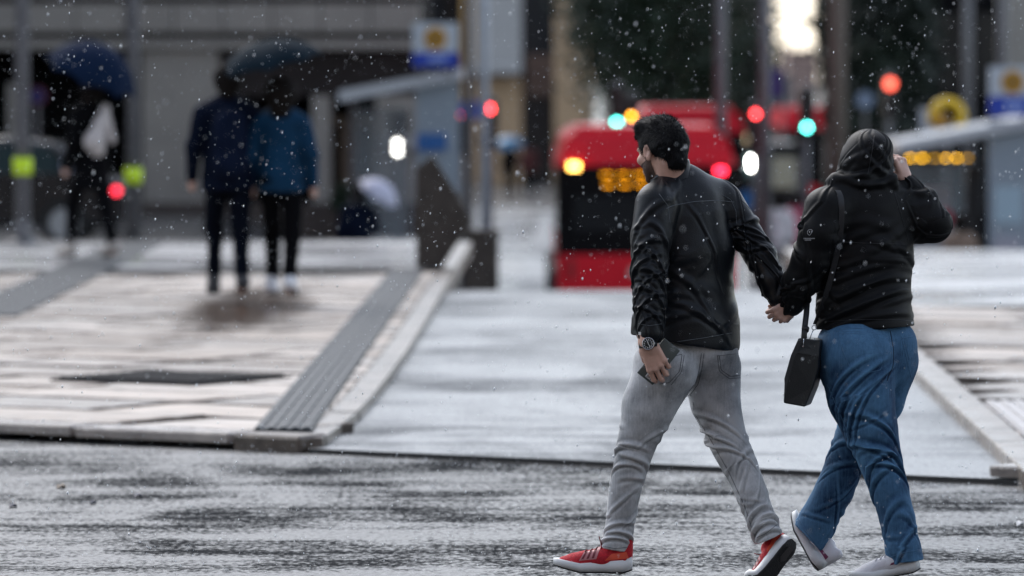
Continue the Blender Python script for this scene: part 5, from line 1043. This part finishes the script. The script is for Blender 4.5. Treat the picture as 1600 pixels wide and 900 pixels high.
# ------------------------------------------------------------------ vehicles
M_bred = mat('bus_red', (.68, .008, .022), .45, spec=.25, var=.06); M_bblk = mat('bus_black', (.003, .003, .004), .3, spec=.12); M_bglass = mat('bus_glass', (.006, .007, .008), .06, spec=.3)
def bus(label, D, px0, px1, ytop, lights=True, length=11.5):
    X0, X1 = at(px0, 200, D)[0], at(px1, 200, D)[0]; cx = (X0 + X1) / 2; W_ = X1 - X0; z0 = ground_z(cx, D) - .06; zt = at(px0, ytop, D)[2]; e = empty('bus', (cx, D, z0)); tag(e, label, 'bus')
    MB().box((cx, D + length / 2, (z0 + .32 + zt - .35) / 2), (W_, length, zt - .35 - z0 - .32), bev=.10).build('body', M_bred, e)
    MB().prism([(X0 + .02, D + .05, zt - .42), (X1 - .02, D + .05, zt - .42), (X1 - .10, D + .12, zt - .12), (X1 - .28, D + .2, zt), (X0 + .28, D + .2, zt), (X0 + .10, D + .12, zt - .12)], (0, length - .3, 0)).build('roof', M_bred, e)
    MB().box((cx, D + 2.2, zt + .02), (W_ * .78, 3.6, .10), bev=.03).build('roof_unit', M_bred, e)
    zg = at(px0, 399, D)[2] if lights else zt - 2.0; MB().box((cx, D - .012, (zt - .50 + zg) / 2), (W_ + .01, .08, zt - .50 - zg), bev=.02).build('rear_panel', M_bblk, e); MB().box((cx, D - .045, (zt - .95 + zg + .35) / 2), (W_ - .5, .02, zt - .95 - zg - .35), bev=.008).build('rear_window', M_bglass, e)
    MB().prism([(X0 + .03, D - .05, zg + .0), (X0 + .55, D - .05, zg + .28), (X1 - .55, D - .05, zg + .28), (X1 - .03, D - .05, zg), (X1 - .03, D - .05, z0 + .35), (X0 + .03, D - .05, z0 + .35)], (0, .06, 0)).build('engine_cover', M_bred, e)
    MB().box((cx, D - .06, z0 + .45), (W_ - .06, .14, .26), bev=.04).build('bumper', M_bblk, e)
    for sx in (X0 + .03, X1 - .03):
        for yy in (2.6, 8.8): MB().disc((sx, D + yy, z0 + .48), (1, 0, 0), .48, .28, 24).build('wheel', M_hous, e)
        for k in range(6): MB().box((sx + (-.035 if sx < cx else .035), D + 1.2 + k * 1.7, z0 + 1.9), (.02, 1.5, .9)).build('side_window', M_bglass, e)
    if lights:
        def lamp(px, py, w_, h_, m_, nm='tail_lamp'): c = at(px, py, D - .06); MB().box(tuple(c), (w_, .05, h_), bev=.015).build(nm, m_, e)
        lamp(897, 260, .15, .09, lamp_mat('bus_amber', (1, .52, .10), 8), 'turn_signal'); lamp(1126, 267, .14, .08, lamp_mat('bus_red_lamp', (1, .02, .05), 7)); 
        dm = lamp_mat('bus_display', (1, .36, .0), 2.4)
        for k in range(5): lamp(948 + k * 26, 273, .15, .018, dm, 'destination_display'); lamp(950 + k * 26, 289, .12, .008, dm, 'destination_display')
        lamp(893, 420, .10, .30, mat('lamp_red_off', (.30, .01, .015), .3)); lamp(1126, 420, .10, .30, mat('lamp_red_off', (.30, .01, .015), .3)); lamp(1010, 425, .5, .11, mat('number_plate', (.55, .55, .5), .5), 'number_plate')
    return e
bus('red city bus with black rear window and amber display waiting ahead', 82, 871, 1150, 205, length=10.0)
bus('second red bus farther away, seen over the first one\'s roof', 124, 990, 1165, 172, False)
bus('far red bus partly hidden right of the grey posts', 150, 1218, 1296, 172, False, 9)
M_carp = mat('dark_car_paint', (.008, .011, .014), .2, coat=.6); M_tyre = mat('tyre', (.012, .012, .012), .7); M_rim = mat('alloy_rim', (.45, .50, .54), .3, .7); M_cgl = mat('car_glass', (.03, .055, .06), .05)
def car(label, D, pxc, facing, wheel_y, paint=M_carp, L=4.4, z0=None):
    """seen from the side; facing +1 = nose to the right"""
    cx = at(pxc, 200, D)[0]; z0 = ground_z(cx, D) - .06 if z0 is None else z0; e = empty('parked_car', (cx, D, z0)); tag(e, label, 'car'); f = facing
    prof = [(-2.15, .35), (-2.2, .62), (-2.12, .88), (-1.75, .98), (-1.25, 1.38), (-.6, 1.46), (.25, 1.42), (.95, .98), (1.75, .86), (2.1, .68), (2.15, .42), (2.05, .30), (-2.05, .28)]
    b = MB().prism([(cx + f * x, D - .86, z0 + z) for (x, z) in prof], (0, 1.72, 0)).build('body', paint, e); md = b.modifiers.new('bevel', 'BEVEL'); md.width = .09; md.segments = 3
    for yy in (D - .875, D + .855):
        MB().prism([(cx + f * x, yy, z0 + z) for (x, z) in ((-1.5, .98), (-1.12, 1.33), (-.35, 1.38), (-.35, .98))], (0, .02, 0)).build('window', M_cgl, e); MB().prism([(cx + f * x, yy, z0 + z) for (x, z) in ((-.28, .98), (-.28, 1.38), (.22, 1.35), (.78, .98))], (0, .02, 0)).build('window', M_cgl, e)
    for wx in (-1.35, 1.35):
        for yy in (D - .80, D + .80):
            wl_ = MB().tube([(cx + f * wx, yy - .11, z0 + .32), (cx + f * wx, yy + .11, z0 + .32)], .32, 24).build('wheel', M_tyre, e); MB().disc((cx + f * wx, yy - .115, z0 + .32), (0, 1, 0), .20, .02, 20).build('rim', M_rim, wl_)
    return e, cx, z0
ce, ccx, cz = car('dark parked car with chrome wheels behind the person in black', 76, -50, -1, 345)
c = at(182, 298, 75.1); MB().disc((at(182, 298, 75.05)[0], 75.05, c[2]), (0, 1, 0), .055, .03, 14).build('tail_lamp', lamp_mat('car_red_b', (1, .03, .06), 2.5), ce)
c = at(104, 258, 75.05); MB().box(tuple(c), (.12, .06, .16), bev=.03).build('glint_box', mat('pale_glint', (.62, .63, .85), .2), ce)  # pale colour stands in for a white light on the car side
lp = empty('street_lantern', (at(621, 232, 91)[0], 91, ground_z(-2, 91) - .06)); tag(lp, 'lit white double globe lantern under the left shelter roof', 'lantern'); cl = at(621, 232, 91); MB().tube([(cl[0], 91.1, ground_z(-2, 91) - .06), (cl[0], 91.1, cl[2] + .2)], .04, 10).build('post', M_pole, lp)
for dz in (-.05, .08): MB().lathe((cl[0], 91, cl[2] + dz), [(.01, -.05), (.045, -.03), (.055, 0), (.045, .03), (.01, .05)], 16).build('globe', lamp_mat('globe_white', (1, .97, .9), 12), lp)
ln = empty('delivery_van', (at(1185, 300, 128)[0], 128, ground_z(5, 128) - .06)); tag(ln, 'dark van with one bright white headlamp right of the red bus', 'van'); xv = at(1192, 300, 128)[0]; zv = ground_z(5, 128) - .06
MB().prism([(xv - .9, 128, zv + .35), (xv + .9, 128, zv + .35), (xv + .95, 128, zv + 1.2), (xv + .8, 128, zv + 2.2), (xv - .8, 128, zv + 2.2), (xv - .95, 128, zv + 1.2)], (0, 4.8, 0)).build('body', mat('van_paint', (.03, .03, .035), .4), ln); MB().box((xv, 127.98, zv + 1.6), (1.5, .03, .7)).build('windscreen', M_cgl, ln)
for sx in (-.7, .7):
    for yy in (129, 132): MB().disc((xv + sx, yy, zv + .35), (1, 0, 0), .35, .22, 20).build('wheel', M_tyre, ln)
for (px, py, r, m_) in ((1175, 250, .06, WHL), (1175, 260, .06, WHL), (1168, 217, .09, TAN), (1160, 259, .07, lamp_mat('dim_lamp', (.30, .33, .36), .7))): MB().disc(at(px, py, 127.9), (0, 1, 0), r, .05, 18).build('headlamp', m_, ln)

# ------------------------------------------------------------------ buildings
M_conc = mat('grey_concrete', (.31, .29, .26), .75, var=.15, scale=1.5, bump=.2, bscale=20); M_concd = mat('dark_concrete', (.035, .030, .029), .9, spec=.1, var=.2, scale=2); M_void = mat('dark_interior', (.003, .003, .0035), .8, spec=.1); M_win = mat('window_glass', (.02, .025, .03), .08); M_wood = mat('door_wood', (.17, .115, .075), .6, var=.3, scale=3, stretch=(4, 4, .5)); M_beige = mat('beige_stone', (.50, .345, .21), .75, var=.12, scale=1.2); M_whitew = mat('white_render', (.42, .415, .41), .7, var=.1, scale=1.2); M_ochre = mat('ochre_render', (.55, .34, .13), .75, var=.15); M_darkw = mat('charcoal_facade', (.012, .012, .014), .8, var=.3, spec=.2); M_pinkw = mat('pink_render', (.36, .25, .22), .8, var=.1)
DB = 95
def wall(par, name, m_, px0, px1, py0, py1, D, dep=.4, extra=0): a, b = at(px0, py0, D), at(px1, py1, D); return MB().span((a[0], D, b[2]), (b[0], D + dep, a[2] + extra)).build(name, m_, par)
zb = ground_z(-6, DB) - .1
bl = empty('building', (at(300, 300, DB)[0], DB, zb)); tag(bl, 'grey concrete building with dark ground floor recesses behind the umbrellas', 'building')
xl, xr_ = at(-420, 0, DB)[0], at(655, 0, DB)[0]
MB().span((xl, DB + 2.0, zb), (xr_, DB + 14, 11)).build('wall', M_void, bl)  # near-black wall puts the shade of the deep recesses into its colour
zt = at(0, 50, DB)[2]; zt2 = at(0, 5, DB)[2]
x = xl
for k in range(14):                                                        # spandrel panels
    x1 = x + (xr_ - xl) / 14; MB().span((x + .012, DB, zt), (x1 - .012, DB + 1.9, zt2)).build('spandrel_panel', M_conc, bl); x = x1
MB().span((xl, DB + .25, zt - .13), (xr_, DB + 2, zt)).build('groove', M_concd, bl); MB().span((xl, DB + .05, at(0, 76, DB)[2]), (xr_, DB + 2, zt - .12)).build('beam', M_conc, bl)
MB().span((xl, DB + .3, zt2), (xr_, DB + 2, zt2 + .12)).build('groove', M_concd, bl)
for fl_ in range(3):
    z = zt2 + .12 + fl_ * 2.9; MB().span((xl, DB, z + 1.9), (xr_, DB + 2, z + 2.9)).build('spandrel', M_conc, bl); MB().span((xl, DB, z), (xr_, DB + 2, z + .5)).build('sill_band', M_conc, bl)
    for k in range(11):
        xx = xl + (k + .5) * (xr_ - xl) / 11; MB().span((xx - .5, DB + .3, z + .5), (xx + .5, DB + .36, z + 1.9)).build('window', M_win, bl); MB().span((xx + .5, DB, z + .5), (xx + (xr_ - xl) / 11 - .5, DB + 2, z + 1.9)).build('pier', M_conc, bl)
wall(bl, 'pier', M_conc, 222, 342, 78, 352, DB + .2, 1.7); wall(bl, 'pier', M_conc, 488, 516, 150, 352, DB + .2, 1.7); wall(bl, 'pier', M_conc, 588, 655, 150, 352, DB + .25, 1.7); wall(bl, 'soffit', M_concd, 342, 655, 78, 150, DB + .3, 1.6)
wall(bl, 'door', M_wood, 514, 590, 182, 300, DB + 1.2, .3)
for (a, b) in ((520, 531), (563, 574)): wall(bl, 'door_glass', M_void, a, b, 195, 290, DB + 1.15, .06)
wall(bl, 'plinth', mat('brown_plinth', (.075, .06, .052), .8, var=.2), -420, 655, 318, 372, DB - .6, .5); wall(bl, 'window', M_void, 610, 640, 175, 212, DB + .2, .06); wall(bl, 'ledge', M_whitew, 600, 655, 212, 232, DB - .02, .3); wall(bl, 'pier', M_conc, 12, 24, 130, 352, DB + .2, 1.2)
# hedges by the door
def foliage(name, par, c, rad, n, m_, seed, size=.12, bottom=-9, shell=.5):
    g_ = np.random.default_rng(seed); nb_ = max(6, int(n / 90)); bl_ = g_.normal(0, 1, (nb_, 3)); bl_ /= np.linalg.norm(bl_, axis=1)[:, None]; bl_ *= g_.uniform(.2, .95, (nb_, 1)) ** .6
    i_ = g_.integers(0, nb_, n); p = bl_[i_] + g_.normal(0, .17, (n, 3)); p = p * np.array(rad) + np.array(c); p = p[p[:, 2] > bottom]; n = len(p)
    a = g_.normal(0, 1, (n, 3)); a /= np.linalg.norm(a, axis=1)[:, None]; b = np.cross(a, g_.normal(0, 1, (n, 3))); b /= np.linalg.norm(b, axis=1)[:, None]; s_ = size * g_.uniform(.6, 1.4, (n, 1))
    V = np.stack([p - a * s_, p + b * s_ * .45, p + a * s_, p - b * s_ * .45], 1).reshape(-1, 3); F = np.arange(4 * n).reshape(-1, 4); return mesh_obj(name, V, F, m_, par)
M_leafd = mat('dark_leaves', (.012, .022, .013), .55, var=.6, scale=.6); M_leafm = mat('green_leaves', (.016, .034, .016), .55, var=.6, scale=.6)
for k, (px, nm) in enumerate(((530, 'left'), (552, 'right'))):
    c = at(px, 315, 93.5); hb = empty('shrub', (c[0], 93.5, ground_z(c[0], 93.5) - .06)); tag(hb, f'{nm} of two dark green shrubs by the wooden door', 'shrub', 'shrubs by the door'); foliage('leaves', hb, c, (.18, .25, .28), 900, M_leafm, 30 + k, .05); MB().tube([(c[0], 93.5, ground_z(c[0], 93.5) - .06), (c[0], 93.5, c[2])], .03, 6).build('stem', M_brownpole, hb)
# middle buildings
DM = 190
def block(label, D, px0, px1, top, base_m, dep=12, z_off=0):
    a, b = at(px0, 100, D), at(px1, 100, D); z0 = ground_z((a[0] + b[0]) / 2, D) - .1; e = empty('building', ((a[0] + b[0]) / 2, D, z0)); tag(e, label, 'building'); MB().span((a[0], D + .4, z0), (b[0], D + dep, top)).build('wall', base_m, e); return e, z0
bm, zm = block('tall stone building with white, dark and beige upright bays left of the trees', DM, 655, 928, 9, M_concd)
for (p0, p1, m_, nm) in ((722, 742, M_ochre, 'edge_bay'), (742, 815, M_whitew, 'white_bay'), (866, 927, M_beige, 'beige_pier'), (657, 690, M_darkw, 'dark_bay')):
    a, b = at(p0, 0, DM), at(p1, 0, DM); MB().span((a[0], DM - .1, zm if nm != 'white_bay' else at(0, 105, DM)[2]), (b[0], DM + .5, 8.6)).build(nm, m_, bm)
a, b = at(722, 97, DM), at(815, 118, DM); MB().box(((a[0] + b[0]) / 2, DM - .5, at(0, 110, DM)[2]), (b[0] - a[0], 1.4, .28), bev=.08).build('canopy', M_whitew, bm); wall(bm, 'lower_wall', M_beige, 742, 815, 120, 330, DM + .02, .4); wall(bm, 'window', M_win, 815, 866, -300, 90, DM + .3, .15); wall(bm, 'lower_wall', M_concd, 815, 866, 95, 330, DM + .1, .3); wall(bm, 'dark_brick', mat('brown_brick', (.10, .06, .045), .8, var=.2), 822, 870, 85, 150, DM - .05, .2)
for fl_ in range(2):
    for (p0, p1) in ((755, 800), (875, 915)): a, b = at(p0, 0, DM), at(p1, 0, DM); MB().span((a[0], DM - .13, 4.4 + fl_ * 2.1), (b[0], DM - .09, 5.8 + fl_ * 2.1)).build('window', M_win, bm)
br, zr_ = block('dark charcoal building with faint upright piers above the right shelter', 122, 1335, 1760, 10, M_darkw)
for k, (p0, p1, m_) in enumerate(((1380, 1392, M_darkw), (1452, 1462, M_concd), (1500, 1522, M_concd), (1560, 1640, M_conc))): a, b = at(p0, 0, 122), at(p1, 0, 122); MB().span((a[0], 121.9, zr_), (b[0], 122.5, 9.5)).build('pier', m_, br)
for fl_ in range(4):
    for k in range(7): xx = at(1345, 0, 122)[0] + k * .84; MB().span((xx, 122.3, zr_ + .8 + fl_ * 2.6), (xx + .55, 122.42, zr_ + 2.5 + fl_ * 2.6)).build('window', M_win, br)
bp_, zp = block('far pale pink building under the gap of bright sky', 330, 1232, 1278, at(0, 82, 330)[2], M_pinkw, 10)
for k in range(3):
    for fl_ in range(2): a = at(1237 + k * 14, 0, 330); MB().span((a[0], 330.3, at(0, 100 + 22 * fl_, 330)[2]), (a[0] + .25, 330.39, at(0, 92 + 22 * fl_, 330)[2])).build('window', M_win, bp_)
MB().span((at(1230, 0, 330)[0], 330.2, at(0, 82, 330)[2]), (at(1280, 0, 330)[0], 340.2, at(0, 78, 330)[2])).build('roof', mat('slate_roof', (.08, .07, .08), .7), bp_)
bg_, zg_ = block('far grey building low behind the far buses', 260, 1130, 1240, at(0, 118, 260)[2], mat('muted_grey', (.12, .12, .125), .8)); wall(bg_, 'window', M_win, 1150, 1165, 125, 140, 260.3, .05); wall(bg_, 'window', M_win, 1190, 1205, 125, 140, 260.3, .05)
bs, zs = block('far sand coloured building right of the gap of sky', 240, 1304, 1345, at(0, -10, 240)[2] + 4, mat('sand_render', (.13, .11, .09), .8))
for k in range(4): wall(bs, 'window', M_win, 1307 + 9 * k, 1312 + 9 * k, 40, 70, 240.3, .05)
# street front on our own side of the crossing, behind the viewer
M_brick = mat('red_brown_render', (.16, .11, .09), .8, var=.2)
sb_ = empty('building', (-30, 70, -.5)); tag(sb_, 'long brown town house beyond the left picture edge', 'building'); MB().span((-44, 58, -.6), (-14.5, 110, 13)).build('wall', M_brick, sb_)
for fl_ in range(4):
    for q in range(14): MB().span((-14.52, 60 + q * 3.4, .9 + fl_ * 3.2), (-14.44, 61.5 + q * 3.4, 2.7 + fl_ * 3.2)).build('window', M_win, sb_)
for k, (x0, x1, hh, m_, lb) in enumerate(((-46, -17, 17, M_beige, 'unseen beige town house row added behind the viewer on the left'), (-16.9, 9, 21, M_brick, 'unseen tall brown town house added straight behind the viewer'), (9.1, 44, 18, M_conc, 'unseen grey town house row added behind the viewer on the right'))):  # unseen houses, added to block sky light from behind the viewer
    e = empty('building', ((x0 + x1) / 2, -9, -.06)); tag(e, lb, 'building'); MB().span((x0, -22, -.06), (x1, -9, hh)).build('wall', m_, e)
    nx_ = int((x1 - x0) / 3.2)
    for fl_ in range(int(hh / 3.4)):
        for q in range(nx_): xx = x0 + (q + .5) * (x1 - x0) / nx_; MB().span((xx - .6, -9.02, .9 + fl_ * 3.4), (xx + .6, -8.96, 2.9 + fl_ * 3.4)).build('window', M_win, e)
# trees
def tree(label, px, D, h, crown_r, trunk_r, seed, m_, zc=None, n=9000, group='dark trees beyond the bus', low=None):
    x = at(px, 0, D)[0]; z0 = ground_z(x, D) - .06; e = empty('tree', (x, D, z0)); tag(e, label, 'tree', group); g_ = random.Random(seed); zc = z0 + h * .6 if zc is None else zc
    t = MB(); t.tube([(x, D, z0), (x + .1, D, z0 + h * .25), (x - .05, D, z0 + h * .5), (x, D, z0 + h * .8)], [trunk_r * 1.4, trunk_r, trunk_r * .7, trunk_r * .2], 10)
    for k in range(9):
        a = k * 2.4 + g_.random(); zz = z0 + h * (.22 + .055 * k); t.tube([(x, D, zz), (x + crown_r * .4 * math.cos(a), D + crown_r * .4 * math.sin(a), zz + h * .1), (x + crown_r * .75 * math.cos(a), D + crown_r * .75 * math.sin(a), zz + h * .16)], [trunk_r * .45, trunk_r * .28, trunk_r * .08], 6)
    t.build('trunk', M_brownpole, e, True); foliage('crown', e, (x, D, zc), (crown_r, crown_r, h * .45), n, m_, seed, .16, low if low is not None else -9); return e
for k, (px, D, h, r, lb, m_) in enumerate(((1000, 168, 8, 1.25, 'dark tree nearest the beige pier', M_leafd), (1030, 160, 9, 2.4, 'broad dark green tree straight above the bus roof', M_leafm), (1105, 172, 9, 2.3, 'dark tree behind the left one of two grey posts', M_leafd), (1158, 180, 8, 1.15, 'dark tree left of the gap of bright sky', M_leafd), (1372, 116, 7, 1.1, 'dark slim tree in front of the charcoal building', M_leafd))): tree(lb, px, D, h, r, .16, 50 + k, m_, n=11000)
# small lights and shop signs far off
for (px, py, D, w_, h_, m_, lb) in ((1212, 130, 140, .35, .7, mat('violet_banner', (.05, .03, .20), .6), 'violet banner hanging on the right grey post'), (1225, 270, 110, .45, .6, mat('cream_board', (.42, .38, .28), .6), 'cream upright board right of the bus')):
    c = at(px, py, D); e = empty('banner' if 'banner' in lb else 'sign_board', (c[0], D, ground_z(c[0], D) - .06)); tag(e, lb, 'banner' if 'banner' in lb else 'board'); MB().box(tuple(c), (w_, .05, h_), bev=.01).build('panel', m_, e); MB().tube([(c[0] + w_ / 2 + .03, D, ground_z(c[0], D) - .06), (c[0] + w_ / 2 + .03, D, c[2] + h_ / 2)], .04, 8).build('post', M_pole, e)

# ------------------------------------------------------------------ rain
g = np.random.default_rng(77); n = 40000
p = np.stack([g.uniform(-4, 4, n), np.where(g.random(n) < .93, g.uniform(16, 29, n), g.uniform(8, 45, n)), g.uniform(-.0, 4.2, n)], 1)
sp_n = 2600; sx_ = g.uniform(-3.2, 3.2, sp_n); sy_ = g.uniform(21, 33, sp_n); cl_ = g.integers(0, sp_n, sp_n); p2 = np.stack([sx_[cl_] + g.normal(0, .015, sp_n), np.minimum(sy_[cl_] + g.normal(0, .015, sp_n), 28.0 - .65 * (sx_[cl_] + 1)), np.abs(g.normal(0, .012, sp_n)) - .02], 1); p = np.concatenate([p, p2]); n = len(p)     # splashes on the road
keep = (abs(p[:, 0]) < .10 * p[:, 1] + .6); p = p[keep]; n = len(p)
r = g.gamma(2.2, .00046, n).clip(.0005, .0045); oct_ = np.array([(1, 0, 0), (0, 1, 0), (-1, 0, 0), (0, -1, 0), (.25, 0, 2.0), (-.25, 0, -2.0)])
V = (p[:, None, :] + oct_[None] * r[:, None, None]).reshape(-1, 3); b = np.array([(0, 1, 4), (1, 2, 4), (2, 3, 4), (3, 0, 4), (1, 0, 5), (2, 1, 5), (3, 2, 5), (0, 3, 5)])
F = (b[None] + 6 * np.arange(n)[:, None, None]).reshape(-1, 3)
rain = mesh_obj('rain', V, F, mat('raindrop', (.85, .9, .95), .08, spec=.8), None, True); tag(rain, 'fine falling raindrops all through the air', 'rain', kind='stuff')
